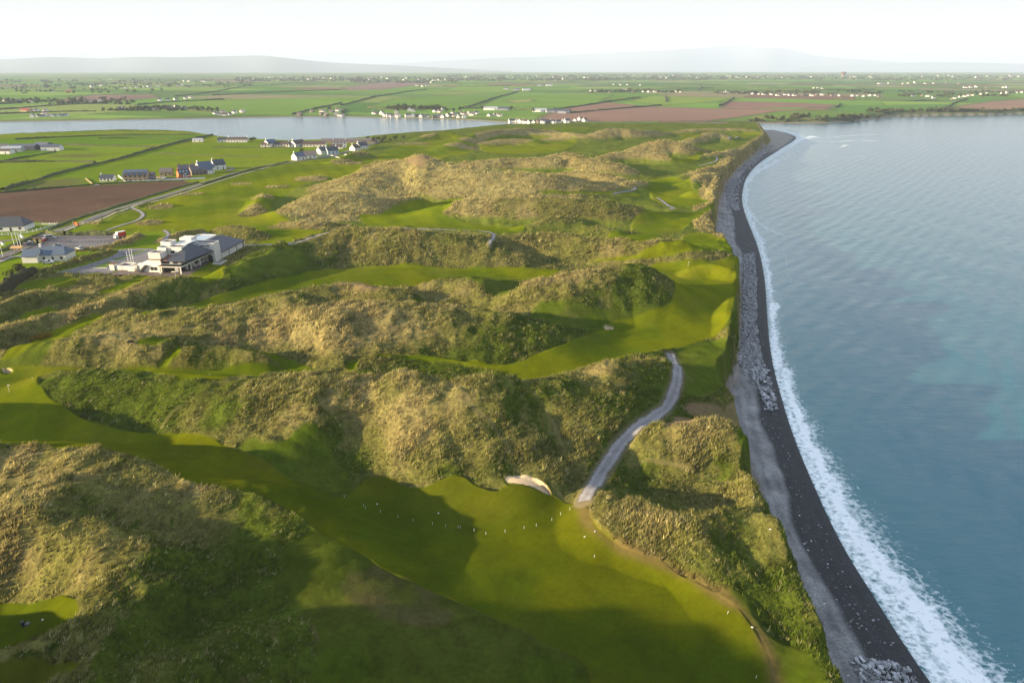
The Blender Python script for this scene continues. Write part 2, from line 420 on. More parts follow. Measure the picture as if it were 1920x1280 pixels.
# ------------------------------------------------------------------ fan-shaped sheet: fine near the camera, coarser with distance
def radii():
    rs = [14.0]
    while rs[-1] < 24000:
        r = rs[-1]
        if r < 55: d = 3.0
        else:
            d = 0.62 * (r * r + 81.0 ** 2) / (81.0 * 683.0)
            d = min(d, 0.0042 * r) if r < 1750 else 0.011 * r
            d = max(d, 0.19)
        rs.append(r + d)
    return np.array(rs)
RS = radii()
th_in = np.linspace(-R(50), R(50), 1250)
th_l = -np.linspace(R(94), R(50.4), 150); th_r = np.linspace(R(50.4), R(80), 60)
TH = np.concatenate([th_l, th_in, th_r])
GT, GR = np.meshgrid(TH, RS)                    # rows = radius
GX, GY = GR * np.sin(GT), GR * np.cos(GT)
NR, NT = GX.shape
PARTS = height_parts(GX.ravel(), GY.ravel())
H0 = height(PARTS).reshape(NR, NT)
RF, DW, DC, DF = [PARTS[k].reshape(NR, NT) for k in ('rf', 'dw', 'dc', 'df')]

def bilin(A, x, y):
    x = np.asarray(x, float); y = np.asarray(y, float)
    r = np.hypot(x, y); t = np.arctan2(x, y)
    i = np.clip(np.searchsorted(RS, r) - 1, 0, NR - 2); j = np.clip(np.searchsorted(TH, t) - 1, 0, NT - 2)
    fr = np.clip((r - RS[i]) / (RS[i + 1] - RS[i]), 0, 1); ft = np.clip((t - TH[j]) / (TH[j + 1] - TH[j]), 0, 1)
    return (A[i, j] * (1 - ft) + A[i, j + 1] * ft) * (1 - fr) + (A[i + 1, j] * (1 - ft) + A[i + 1, j + 1] * ft) * fr

def hit_on(A, px, py):
    """where the line of sight through a photo pixel meets the ground"""
    px = np.atleast_1d(np.asarray(px, float)); py = np.atleast_1d(np.asarray(py, float))
    dx, dy, dz = ray(px, py)
    n = np.hypot(dx, dy)
    ux, uy, uz = dx / n, dy / n, dz / n
    s = np.concatenate([np.arange(40, 400, 0.8), np.geomspace(400, 23800, 960)])
    done = np.zeros(px.shape, bool); out = np.full(px.shape, 23800.0)
    prev = None
    for k in range(len(s)):
        g = CAM_Z + uz * s[k] - bilin(A, ux * s[k], uy * s[k])
        if prev is not None:
            c = (~done) & (g <= 0)
            if c.any():
                tt = prev / np.maximum(prev - g, 1e-6)
                out[c] = (s[k - 1] + tt * (s[k] - s[k - 1]))[c]
                done |= c
        prev = g
        if done.all(): break
    return ux * out, uy * out
def hit_list(pts, A=None):
    a = np.array([p[:2] for p in pts], float)
    x, y = hit_on(H0 if A is None else A, a[:, 0], a[:, 1])
    return np.stack([x, y], 1)
def spot(px, py):
    x, y = hit_on(H1, px, py)
    return float(x[0]), float(y[0]), float(bilin(H1, x, y)[0])
def gz(x, y):
    return float(bilin(H1, np.array([x]), np.array([y]))[0])

# ------------------------------------------------------------------ what covers the ground (outlines traced, laid on the real surface)
FAIRWAY = [
 [(-260, 690), (0, 690), (40, 686), (110, 686), (260, 688), (380, 690), (440, 688), (520, 682), (600, 690), (560, 700), (480, 695), (440, 708), (380, 712), (330, 714), (320, 698), (200, 694), (75, 694),
  (70, 715), (95, 745), (140, 778), (205, 802), (300, 812), (400, 818), (450, 845), (520, 880), (580, 910), (640, 936), (668, 915), (690, 892), (722, 890), (750, 905),
  (785, 918), (815, 905), (845, 893), (870, 893), (890, 910), (930, 922), (945, 912), (1000, 908), (1035, 930), (1075, 945), (1100, 945), (1112, 975), (1140, 1010), (1200, 1038), (1270, 1066), (1340, 1105),
  (1400, 1150), (1440, 1215), (1455, 1300), (1300, 1330), (1060, 1330), (1130, 1265), (1000, 1190), (860, 1130), (750, 1080), (660, 1030), (600, 998), (540, 955), (470, 922),
  (400, 912), (345, 906), (300, 872), (230, 848), (120, 838), (0, 830), (-260, 850)],
 [(650, 694), (648, 676), (690, 665), (790, 663), (860, 672), (930, 684), (975, 680), (1000, 664), (1060, 645), (1090, 632), (1140, 602), (1200, 592), (1255, 572), (1268, 545), (1245, 512),
  (1190, 500), (1200, 492), (1290, 487), (1370, 490), (1388, 500), (1390, 540), (1372, 575), (1365, 610), (1330, 635), (1290, 645), (1245, 658), (1180, 668), (1090, 688), (1040, 705), (980, 705), (920, 692), (830, 676),
  (720, 670), (672, 676), (668, 694)],
 [(228, 590), (330, 574), (430, 548), (520, 520), (600, 503), (700, 497), (800, 497), (900, 502), (1020, 504), (1060, 505), (1030, 520), (960, 525), (880, 516), (830, 520), (790, 540), (720, 535), (650, 527), (590, 535), (530, 545),
  (470, 560), (400, 570), (310, 585)],
 [(150, 432), (250, 395), (360, 352), (430, 330), (520, 312), (600, 300), (690, 296), (720, 300), (660, 330), (610, 335), (570, 345), (535, 365), (505, 380), (515, 400), (545, 412), (620, 420), (560, 448), (470, 452), (420, 440), (330, 430), (250, 436)],
 [(690, 390), (760, 378), (840, 372), (880, 368), (850, 385), (820, 400), (880, 420), (960, 425), (1000, 430), (930, 440), (850, 428), (760, 424), (690, 424), (670, 405)],
 [(1225, 328), (1275, 330), (1300, 350), (1310, 372), (1340, 390), (1240, 392), (1220, 368), (1215, 345)],
 [(1180, 430), (1190, 405), (1240, 396), (1300, 402), (1345, 400), (1345, 415), (1290, 420), (1270, 438), (1200, 440)],
 [(1120, 442), (1200, 436), (1260, 446), (1240, 453), (1150, 450)], [(1275, 440), (1320, 434), (1358, 446), (1352, 456), (1285, 456)],
 [(690, 300), (740, 275), (800, 262), (860, 252), (900, 262), (880, 290), (830, 292), (780, 290)],
 [(900, 262), (960, 245), (1040, 252), (1090, 262), (1060, 285), (960, 290), (900, 286)], [(1000, 240), (1100, 238), (1110, 246), (1040, 246)],
 [(1370, 250), (1420, 247), (1432, 255), (1380, 258)], [(1270, 252), (1300, 246), (1320, 256), (1290, 262)], [(1240, 300), (1290, 296), (1330, 282), (1300, 310)],
 [(1010, 355), (1100, 362), (1180, 358), (1215, 368), (1150, 368), (1000, 366)],
 [(20, 545), (60, 524), (100, 520), (165, 520), (150, 532), (110, 545)], [(170, 552), (225, 530), (270, 516), (290, 515), (245, 540), (195, 552)], [(28, 597), (60, 580), (110, 573), (100, 588), (60, 600)],
 [(-120, 1120), (0, 1122), (35, 1132), (90, 1122), (130, 1110), (152, 1142), (140, 1168), (60, 1192), (0, 1212), (-120, 1230)], [(-120, 1262), (0, 1252), (90, 1224), (155, 1234), (140, 1262), (60, 1300), (-120, 1330)],
 [(250, 640), (290, 632), (325, 634), (310, 645), (270, 650)], [(335, 640), (352, 655), (315, 688), (290, 690), (318, 665)], [(430, 655), (500, 655), (540, 672), (600, 690), (570, 695), (510, 672)],
 [(200, 583), (120, 610), (50, 640), (0, 672), (0, 680), (60, 655), (130, 620), (215, 590)], [(350, 530), (385, 510), (425, 512), (400, 530)], [(355, 500), (425, 490), (428, 505), (395, 515), (355, 512)],
 [(1100, 487), (1240, 482), (1380, 478), (1385, 486), (1240, 489), (1110, 493)],
]
SEMI = [
 [(600, 1000), (680, 1050), (800, 1105), (1000, 1190), (1130, 1265), (1140, 1330), (560, 1330), (640, 1240), (600, 1150), (520, 1080)],
 [(1340, 1110), (1400, 1150), (1440, 1200), (1500, 1230), (1530, 1330), (1450, 1330), (1440, 1215)],
 [(440, 832), (510, 850), (590, 800), (600, 850), (650, 905), (640, 936), (540, 890)],
 [(850, 1000), (640, 540)][:0] or [(1270, 650), (1340, 640), (1365, 690), (1350, 720), (1290, 745), (1275, 690)],
 [(430, 515), (470, 480), (560, 470), (570, 490), (470, 520)],
 [(1170, 610), (1000, 600), (1000, 570), (1100, 595), (1240, 580), (1250, 560), (1270, 575)],
 [(1400, 800), (1425, 840), (1425, 865), (1405, 860), (1390, 820)],
 [(60, 655), (130, 615), (80, 690), (0, 690), (0, 676)],
 [(1290, 500), (1375, 500), (1385, 560), (1370, 640), (1340, 600), (1375, 545)],
 [(790, 510), (960, 500), (980, 540), (900, 530)],
]
SAND = [[(944, 903), (952, 890), (985, 888), (1010, 897), (1030, 918), (1034, 930), (1012, 918), (985, 908)], [(1130, 613), (1138, 609), (1152, 612), (1150, 617), (1136, 617)],
        [(2, 694), (8, 691), (20, 691), (24, 696), (14, 699), (4, 698)]]
DIRT_SHADED_SAND = [[(1270, 762), (1290, 752), (1340, 752), (1362, 770), (1350, 785), (1310, 782)], [(1235, 800), (1250, 785), (1300, 778), (1380, 800), (1400, 800), (1395, 790), (1300, 790), (1260, 800)],
        [(618, 532), (640, 527), (690, 529), (718, 540), (690, 545), (655, 538)], [(757, 303), (775, 296), (800, 294), (815, 300), (790, 310), (812, 318), (790, 316)]]  # sand drawn in the dirt tone; the bunker's shade is put into this colour
FIELDS = {   # farmland on the left of the road, each its own crop colour
 'f1': [(-400, 300), (0, 262), (110, 257), (190, 254), (260, 252), (330, 252), (392, 254), (330, 268), (180, 276), (0, 300)],
 'f2': [(0, 302), (105, 284), (125, 273), (300, 276), (322, 270), (230, 296), (175, 306), (0, 330)],
}
PLOUGH = [[(-60, 362), (0, 359), (150, 350), (260, 343), (345, 340), (362, 343), (300, 360), (220, 384), (150, 405), (105, 420), (50, 414), (-60, 412)]]
ROUGH_SPOTS = [(625, 374, 30, 17), (492, 367, 6, 6), (475, 392, 9, 7), (280, 415, 7, 4), (300, 385, 9, 4), (352, 364, 12, 4), (440, 430, 12, 6), (468, 436, 10, 6), (545, 418, 13, 4), (598, 418, 16, 5), (520, 350, 10, 5), (585, 330, 14, 6), (450, 345, 9, 4), (650, 305, 16, 8), (740, 372, 14, 8), (780, 270, 20, 10), (900, 268, 26, 10), (960, 262, 24, 9), (1040, 262, 24, 9), (870, 275, 22, 9), (560, 385, 10, 6)]
TRAILS = [[(545, 556), (520, 575), (490, 590), (470, 602)], [(303, 800), (320, 775), (335, 762)], [(735, 618), (720, 600), (745, 588)], [(560, 430), (600, 470), (640, 480)], [(1180, 870), (1230, 862), (1300, 880), (1390, 900)], [(1000, 735), (1040, 790), (1060, 850)], [(700, 320), (760, 300), (830, 302), (900, 317)], [(180, 640), (250, 628), (330, 618), (420, 606), (520, 590)], [(1050, 540), (1110, 515), (1170, 494)], [(860, 720), (880, 760), (930, 800), (960, 850)]]
TRACK_PX = [(1093, 942), (1099, 972), (1122, 1004), (1180, 1033), (1270, 1066), (1340, 1106), (1400, 1150), (1440, 1208), (1458, 1290)]
BURNT = [[(655, 1090), (700, 1065), (760, 1085), (800, 1100), (860, 1140), (850, 1170), (800, 1190), (760, 1185), (700, 1160), (660, 1120)]]
# ------------------------------------------------------------------ cover masks on the sheet
gx, gy = GX.ravel(), GY.ravel()
SOFT_R = np.clip(np.hypot(gx, gy) / 250, 0.5, 3)
LUMP_N = fbm(gx, gy, 6, 2, 77)
def mask(polys, soft, A=None, pad=12, warp=0.0, it=2, grow=0.0):
    m = np.zeros(gx.shape)
    allp = hit_list([q_ for p in polys for q_ in p], A); k0 = 0
    for p in polys:
        P = smooth_line(allp[k0:k0 + len(p)], it, True); k0 += len(p)
        x, y = gx, gy
        d = sdist_local(x, y, P, pad, -99.0)
        if warp: d = d + np.where(d > -50, warp * LUMP_N, 0)
        sf = soft * SOFT_R
        d = d + grow
        m = np.maximum(m, sstep(-sf, sf, d))
    return m
PATHS = [   # centre line in photo pixels, width in metres
 ('gravel', [(1256, 663), (1268, 685), (1271, 705), (1267, 728), (1254, 757), (1226, 784), (1192, 803), (1162, 832), (1141, 865), (1116, 905), (1094, 940)], 2.9),
 ('gravel', [(545, 459), (580, 447), (625, 434), (690, 429), (760, 430), (830, 431), (890, 433), (930, 436), (926, 446), (918, 458)], 1.8),
 ('gravel', [(440, 461), (480, 459), (520, 458), (545, 459)], 1.8),
 ('gravel', [(308, 432), (318, 440), (314, 448), (302, 455)], 2.0),
 ('gravel', [(248, 391), (262, 396), (270, 403), (262, 412), (235, 421), (200, 432)], 2.0),
 ('gravel', [(1232, 371), (1243, 378), (1252, 386), (1265, 391), (1255, 393)], 2.0),
 ('gravel', [(1310, 312), (1335, 306), (1346, 300), (1343, 294)], 2.0),
 ('gravel', [(1365, 262), (1370, 258), (1385, 256)], 2.0),
 ('gravel', [(1150, 364), (1175, 359), (1190, 356), (1191, 352)], 2.0),
 ('gravel', [(382, 437), (398, 440), (410, 446)], 1.8),
]
PATH_W = [(k, smooth_line(hit_list(p, H0), 3), wd) for k, p, wd in PATHS]
rr = np.hypot(gx, gy)
fair = mask(FAIRWAY, 0.45, warp=0.5)
semi = mask(SEMI, 1.6, warp=1.5, grow=2.0)
sand = mask(SAND, 0.15)
dirt_shaded_sand = mask(DIRT_SHADED_SAND, 0.9, warp=1.2)
burnt = mask(BURNT, 2.5, warp=3.0)
plough = mask(PLOUGH, 0.5, it=0)
farm = sstep(-1, 1, sdist_local(gx, gy, FARM, 10, -99.0))
pad = sstep(-1, 1, sdist_local(gx, gy, PAD, 10, -99.0))
padraw = sstep(-12, -4, sdist_local(gx, gy, PAD, 20, -99.0))
rf = RF.ravel()
farm = farm * (1 - sstep(0.15, 0.4, rf)); pad = pad * (1 - sstep(0.15, 0.4, rf))
pathm = np.zeros(gx.shape); pathd = np.full(gx.shape, 99.0)
for k, P, wd in PATH_W:
    m = (gx > P[:, 0].min() - 6) & (gx < P[:, 0].max() + 6) & (gy > P[:, 1].min() - 6) & (gy < P[:, 1].max() + 6)
    d = seg_dist(gx[m], gy[m], P, False) - wd / 2
    pathd[m] = np.minimum(pathd[m], d)
pathm = 1 - sstep(0, 1.2, pathd)
smooth_cover = np.clip(np.maximum.reduce([fair, semi * 0.75, sand, dirt_shaded_sand * 0.8, farm, pad, pathm, plough]), 0, 1)
rough = (1 - smooth_cover) * (DC.ravel() > -3)
FINE = rough.copy()
H1 = height(PARTS, FINE * (1 - 0.45 * sstep(280, 420, rr)) * (1.5 * fbm(gx, gy, 24, 2, 31) + 0.85 * fbm(gx, gy, 7, 2, 33) + 0.36 * fbm(gx, gy, 2.6, 2, 35))).reshape(NR, NT)
# bunkers are scooped out, with a lip
H1 = H1 - ((0.9 + 1.2 * (gx < -60)) * sand * (rr < 250)).reshape(NR, NT)
# the tracings once more on the finished surface
fair = mask(FAIRWAY, 0.45, H1, warp=0.5); sand = mask(SAND, 0.15, H1)
semi = mask(SEMI, 1.6, H1, warp=1.5, grow=2.0); dirt_shaded_sand = mask(DIRT_SHADED_SAND, 0.9, H1, warp=1.2)
SX, SY = hit_on(H1, [a_[0] for a_ in ROUGH_SPOTS], [a_[1] for a_ in ROUGH_SPOTS])
spotm = np.zeros(gx.shape)
for i, (a_, b_, rx_, ry_) in enumerate(ROUGH_SPOTS):
    m = (np.abs(gx - SX[i]) < 2 * rx_) & (np.abs(gy - SY[i]) < 3 * ry_)
    e_ = np.sqrt(((gx[m] - SX[i]) / rx_) ** 2 + ((gy[m] - SY[i]) / (1.6 * ry_)) ** 2) + 0.35 * fbm(gx[m], gy[m], 12, 3, 79)
    spotm[m] = np.maximum(spotm[m], sstep(1.08, 0.88, e_))
fair = fair * (1 - spotm); semi = semi * (1 - spotm)
valley = sstep(4.4, 1.9, RF.ravel() + 1.2 * fbm(gx, gy, 30, 3, 83)) * sstep(310, 400, rr) * (1 - spotm) * (1 - padraw) * (DC.ravel() > 14) * (rr < 1300)
semi = np.maximum(semi, 0.92 * valley)
trackd = np.full(gx.shape, 99.0); TP = smooth_line(hit_list(TRACK_PX, H1), 2)
m = (np.abs(gx - TP[:, 0].mean()) < 60) & (gy < 130)
trackd[m] = seg_dist(gx[m], gy[m], TP, False) + 0.8 * fbm(gx[m], gy[m], 5, 2, 81)
smooth_cover = np.clip(np.maximum.reduce([fair, semi * 0.75, sand, dirt_shaded_sand * 0.8, farm, pad, pathm, plough]), 0, 1)
rough = (1 - smooth_cover)
dc = DC.ravel(); dw = DW.ravel(); df = DF.ravel()
# slopes
dHr = np.gradient(H1, axis=0) / np.gradient(GR, axis=0)
dHt = np.gradient(H1, axis=1) / (np.gradient(GT, axis=1) * GR)
slope_x = (dHt * np.cos(GT) + dHr * np.sin(GT)).ravel()
slope_y = (-dHt * np.sin(GT) + dHr * np.cos(GT)).ravel()
slope = np.hypot(slope_x, slope_y)

# ------------------------------------------------------------------ albedo of the cover
def mixc(c, d, m):
    return c * (1 - m[:, None]) + np.asarray(d)[None, :] * m[:, None]
STRAW = np.array([0.222, 0.190, 0.074]); DRY = np.array([0.165, 0.130, 0.050]); MARRAM = np.array([0.110, 0.106, 0.029]); LUSH = np.array([0.050, 0.069, 0.008])
n1 = fbm(gx, gy, 38, 4, 101); n2 = fbm(gx, gy, 9, 3, 103); n3 = fbm(gx, gy, 2.4, 3, 105)
g = 0.55 + 0.22 * sstep(330, 200, rr) + 0.06 * sstep(135, 105, rr) + 0.42 * n1 + 0.30 * n2
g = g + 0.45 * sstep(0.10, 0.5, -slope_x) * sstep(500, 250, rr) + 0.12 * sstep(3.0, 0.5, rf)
g = g - 0.30 * sstep(300, 460, rr)
GREEN = [(120, 740, 20, .5), (200, 760, 18, .5), (400, 770, 22, .4), (350, 800, 16, .4), (560, 850, 8, .3), (1110, 555, 15, .5), (1195, 540, 16, .7), (60, 1060, 22, .12), (240, 1010, 22, .15), (780, 690, 16, .5), (700, 690, 12, .5), (880, 690, 10, .6), (480, 490, 18, .8),
         (520, 480, 18, .8), (440, 505, 14, .8), (1180, 640, 14, .3), (1330, 700, 12, .6), (1395, 770, 6, .8), (1415, 850, 5, .9), (1350, 880, 5, .9), (500, 980, 16, .3), (600, 1120, 22, .5), (520, 1180, 22, .25), (1230, 900, 9, .6), (1440, 1150, 14, .5), (1500, 1230, 12, .6),
         (1150, 380, 22, .5), (1020, 390, 30, .2), (940, 400, 25, .1), (1050, 600, 14, .5), (900, 610, 12, .5), (980, 640, 12, .6), (1240, 735, 10, .5), (1150, 740, 12, .3), (850, 890, 6, .4), (660, 880, 9, .5), (1200, 505, 9, .4), (1100, 480, 30, .1), (420, 690, 10, .3)]
TAN = [(90, 890, 22, .22), (200, 930, 24, .22), (60, 1000, 22, .22), (160, 1040, 16, .2), (800, 790, 18, .35), (560, 740, 14, .2), (700, 600, 26, .35), (620, 640, 22, .3), (500, 620, 22, .3), (1290, 820, 9, .35), (1200, 970, 9, .25), (760, 340, 60, .4), (900, 340, 40, .3), (620, 390, 30, .4), (1080, 520, 14, .4), (200, 650, 18, .25), (1130, 700, 8, .4), (1410, 900, 4, .5), (1530, 1150, 5, .4)]
GREEN = [(a_, b_, c_, d_ * 0.75) for a_, b_, c_, d_ in GREEN]
BL = np.array(GREEN + [(a_, b_, c_, -d_) for a_, b_, c_, d_ in TAN])
BX, BY = hit_on(H1, BL[:, 0], BL[:, 1])
for i in range(len(BL)):
    rad = BL[i, 2]
    m = (np.abs(gx - BX[i]) < 2.6 * rad) & (np.abs(gy - BY[i]) < 2.6 * rad)
    g[m] += BL[i, 3] * np.exp(-((gx[m] - BX[i]) ** 2 + (gy[m] - BY[i]) ** 2) / (rad * rad))
g = np.clip(g, 0, 1.4)
rc = np.zeros((len(gx), 3))
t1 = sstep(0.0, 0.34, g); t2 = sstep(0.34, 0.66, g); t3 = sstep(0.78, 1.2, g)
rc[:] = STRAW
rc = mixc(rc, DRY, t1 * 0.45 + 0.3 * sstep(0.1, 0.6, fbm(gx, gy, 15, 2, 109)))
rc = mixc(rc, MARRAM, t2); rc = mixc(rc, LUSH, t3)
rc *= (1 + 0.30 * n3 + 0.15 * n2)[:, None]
FAIR = np.array([0.078, 0.089, 0.0012]); FAIR2 = np.array([0.045, 0.064, 0.0014])
m1 = sstep(-0.45, 0.40, fbm(gx, gy, 34, 4, 111) + 0.5 * n2)
fc = FAIR[None, :] * (1 - m1[:, None]) + FAIR2[None, :] * m1[:, None]
stripe = np.tanh(3 * np.sin((gx * 0.92 + gy * 0.4) / 2.2 + 0.4 * n1))
worn = sstep(0.05, 0.6, fbm(gx, gy, 22, 4, 113))
fc = mixc(fc, (0.095, 0.088, 0.014), worn * 0.28)
fc = fc * (1 + 0.05 * stripe + 0.13 * n3 + 0.14 * n2)[:, None]
fc = fc * (0.95 + 0.40 * sstep(150, 190, rr) + 0.50 * sstep(230, 420, rr))[:, None]  # albedo raised with distance, standing in for light on the shaded mid fairways
fc = fc * (1 + 0.9 * sstep(330, 620, rr) * np.array([[1.0, 0.9, 1.0]]).T.mean())[:, None] if False else fc
sc = mixc(mixc(rc * 0, (0.052, 0.078, 0.005), np.ones(len(gx))), (0.098, 0.088, 0.022), np.clip(0.30 + 0.5 * n2 + 0.4 * n1, 0, 1) * 0.5) * (1 + 0.28 * n3)[:, None]
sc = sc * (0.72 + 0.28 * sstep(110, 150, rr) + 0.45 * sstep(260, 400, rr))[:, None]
ln = fbm(gx, gy, 60, 3, 121)
lawn = mixc(np.tile([[0.110, 0.165, 0.006]], (len(gx), 1)), (0.145, 0.180, 0.009), sstep(-0.4, 0.4, ln)) * (1 + 0.12 * n2 + 0.10 * n3)[:, None]
# crops of the left fields, parcel by parcel
for i, (nm, p) in enumerate(FIELDS.items()):
    mk = mask([p], 0.6, H1, it=0)
    lawn = lawn * (1 - mk[:, None]) + mk[:, None] * (np.array([[0.092, 0.165, 0.008], [0.135, 0.188, 0.009]][i])[None, :] * (1 + 0.12 * n2 + 0.12 * ln)[:, None])
scrub = mask([[(30, 352), (70, 340), (150, 332), (165, 345), (100, 352)], [(75, 293), (160, 288), (200, 291), (150, 297)]], 3, H1, warp=3)
lawn = mixc(lawn, (0.10, 0.09, 0.04), scrub * 0.7)
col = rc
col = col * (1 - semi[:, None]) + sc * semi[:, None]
col = mixc(col, (0.085, 0.062, 0.030), burnt * 0.65 * np.clip(0.6 + 0.9 * n2, 0, 1))
big = np.maximum(farm, pad * (1 - fair))
col = col * (1 - big[:, None]) + lawn * big[:, None]
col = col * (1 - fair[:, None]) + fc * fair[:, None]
edge = np.clip(1 - np.abs(fair - 0.5) * 2, 0, 1)
col = mixc(col, (0.075, 0.062, 0.022), edge * 0.22)
col = mixc(col, (0.105, 0.075, 0.030), np.exp(-(trackd / 1.1) ** 2) * 0.75)
col = mixc(col, (0.17, 0.115, 0.065), dirt_shaded_sand * np.clip(0.75 + 0.5 * n2, 0, 1))
col = mixc(col, (0.47, 0.36, 0.23), sand)
fur = 0.5 + 0.5 * np.sin((gx * 0.30 - gy * 0.95) * 0.9 + n2)
col = col * (1 - plough[:, None]) + (np.array([[0.105, 0.066, 0.045]]) * (0.86 + 0.18 * fur + 0.25 * n1 + 0.1 * n3)[:, None]) * plough[:, None]
col = mixc(col, (0.16, 0.13, 0.09), (1 - sstep(0.0, 1.0, pathd)) * 0.6)
# exposed sandy scarp along the cliff top
scarp = np.exp(-((dc - 1.2) / 1.3) ** 2) * (rr < 1000) * sstep(0.1, 0.5, fbm(gx, gy, 14, 2, 131) + 0.25)
col = mixc(col, (0.26, 0.19, 0.11), scarp * 0.6)
# ------------------------------------------------------------------ farmland across the river: parcels, traced where they show large
fm = df > -2
fx, fy = gx[fm], gy[fm]
wxx = fx + 60 * fbm(fx, fy, 700, 2, 141); wyy = fy + 60 * fbm(fx, fy, 700, 2, 142)
ca, sa = math.cos(0.32), math.sin(0.32)
px_, py_ = wxx * ca - wyy * sa, wxx * sa + wyy * ca
LV = 300.0
row = np.floor(py_ / LV)
WU = 170 + 330 * _hash(row, row * 0 + 3, 5)
off = 900 * _hash(row, row * 0 + 7, 6)
cu = np.floor((px_ + off) / WU)
h1_, h2_ = _hash(cu, row, 11), _hash(cu, row, 12)
eu = ((px_ + off) / WU - cu) * WU; eu = np.minimum(eu, WU - eu); ev = (py_ / LV - row) * LV; ev = np.minimum(ev, LV - ev)
PAL = np.array([[0.085, 0.145, 0.026], [0.060, 0.118, 0.026], [0.110, 0.165, 0.030], [0.075, 0.130, 0.022], [0.125, 0.150, 0.040], [0.070, 0.112, 0.032], [0.135, 0.085, 0.058], [0.15, 0.13, 0.07]])
idx = np.minimum((h1_ ** 1.15 * 8).astype(int), 7)
idx = np.where((idx == 6) & (h2_ > 0.5), 0, idx)
pc = PAL[idx] * (0.85 + 0.3 * h2_)[:, None] * (1 + 0.10 * fbm(fx, fy, 90, 3, 145))[:, None]
sc2 = np.clip(np.hypot(fx, fy) / 2200, 0.8, 4)
hd = np.maximum(np.exp(-(eu / (3.0 * sc2)) ** 2), np.exp(-(ev / (7.0 * sc2)) ** 2) * 0.8) * sstep(-0.5, 0.0, fbm(fx, fy, 160, 2, 147))
# scattered scrub and tree belts seen as texture of the land cover
wood = sstep(0.12, 0.32, fbm(fx * 1.0, fy * 0.45, 420, 4, 149)) * sstep(2600, 4200, fy)
pc = mixc(pc, (0.040, 0.055, 0.026), np.clip(hd * 0.6 + wood * 0.5, 0, 1))
FAR_TRACED = [
 ((0.150, 0.092, 0.066), [(1075, 198), (1130, 192), (1220, 200), (1390, 205), (1500, 205), (1560, 198), (1550, 206), (1450, 210), (1430, 216), (1330, 226), (1200, 228), (1080, 229), (1000, 228), (1020, 216)]),
 ((0.150, 0.090, 0.066), [(1360, 190), (1500, 193), (1570, 197), (1565, 200), (1400, 205), (1350, 203)]),
 ((0.165, 0.105, 0.070), [(1790, 199), (1860, 190), (1920, 186), (2050, 184), (2050, 205), (1880, 206), (1800, 205)]),
 ((0.135, 0.090, 0.070), [(105, 188), (180, 178), (290, 178), (300, 183), (220, 189), (120, 190)]),
 ((0.140, 0.095, 0.075), [(640, 164), (760, 152), (810, 156), (720, 168), (650, 170)]),
 ((0.080, 0.135, 0.026), [(690, 200), (740, 185), (960, 172), (1000, 170), (900, 198), (870, 204), (760, 205)]),
 ((0.095, 0.150, 0.026), [(400, 216), (260, 207), (260, 196), (440, 186), (620, 182), (700, 184), (640, 200), (560, 214)]),
 ((0.105, 0.160, 0.028), [(830, 170), (920, 175), (1000, 168), (960, 160), (870, 158)]),
 ((0.092, 0.150, 0.028), [(965, 172), (1150, 178), (1120, 195), (1060, 200), (960, 200), (900, 200)]),
 ((0.155, 0.165, 0.055), [(945, 189), (1000, 186), (1000, 191), (965, 193)]),
 ((0.120, 0.165, 0.030), [(1240, 198), (1350, 190), (1370, 184), (1220, 180), (1180, 190)]),
 ((0.078, 0.120, 0.026), [(1410, 216), (1470, 208), (1620, 208), (1640, 214), (1560, 226), (1440, 228), (1330, 228)]),
 ((0.068, 0.130, 0.028), [(1570, 198), (1780, 196), (1790, 205), (1650, 212), (1560, 208)]),
]
for c, p in FAR_TRACED:
    P = hit_list(p, H1)
    d = sdist_local(fx, fy, P, 60, -1e3)
    m = sstep(-8, 8, d)
    nn = (1 + 0.12 * fbm(fx, fy, 140, 3, 151) + 0.06 * np.sin(fy * 0.12))
    pc = pc * (1 - m[:, None]) + (np.array(c)[None, :] * nn[:, None]) * m[:, None]
    pc = mixc(pc, (0.045, 0.060, 0.026), np.exp(-(d / 9.0) ** 2) * 0.55)
ds = df[fm]
bank = sstep(60, 8, ds + 25 * fbm(fx, fy, 60, 2, 153))
pc = mixc(pc, (0.055, 0.062, 0.030), bank * 0.7)
pc = mixc(pc, (0.16, 0.14, 0.11), sstep(9, 3, ds))
col[fm] = pc * 1.55
dry_water = (H1.ravel() < -0.2)
col[dry_water] = (0.10, 0.10, 0.08)
col = np.clip(col, 0.002, 0.9)
far_fade = sstep(1200, 1700, rr)
traild = np.full(gx.shape, 99.0)
for p in TRAILS:
    P = smooth_line(hit_list(p, H1), 2)
    m = (gx > P[:, 0].min() - 8) & (gx < P[:, 0].max() + 8) & (gy > P[:, 1].min() - 8) & (gy < P[:, 1].max() + 8)
    traild[m] = np.minimum(traild[m], seg_dist(gx[m], gy[m], P, False) + 0.5 * fbm(gx[m], gy[m], 4, 2, 85))
col = mixc(col, (0.135, 0.110, 0.050), sstep(0.7, 0.2, traild) * 0.55 * (1 - fair))
scars = sstep(0.36, 0.50, fbm(gx, gy, 9, 3, 87)) * sstep(0.32, 0.6, slope) * (rr < 420) * (1 - fair) * (dc > 2)
col = mixc(col, (0.16, 0.125, 0.06), scars * 0.25)
rgh = (1 - sstep(0.8, 0.3, traild)) * rough * (1 - far_fade) * (1 - farm) * (df < -2)

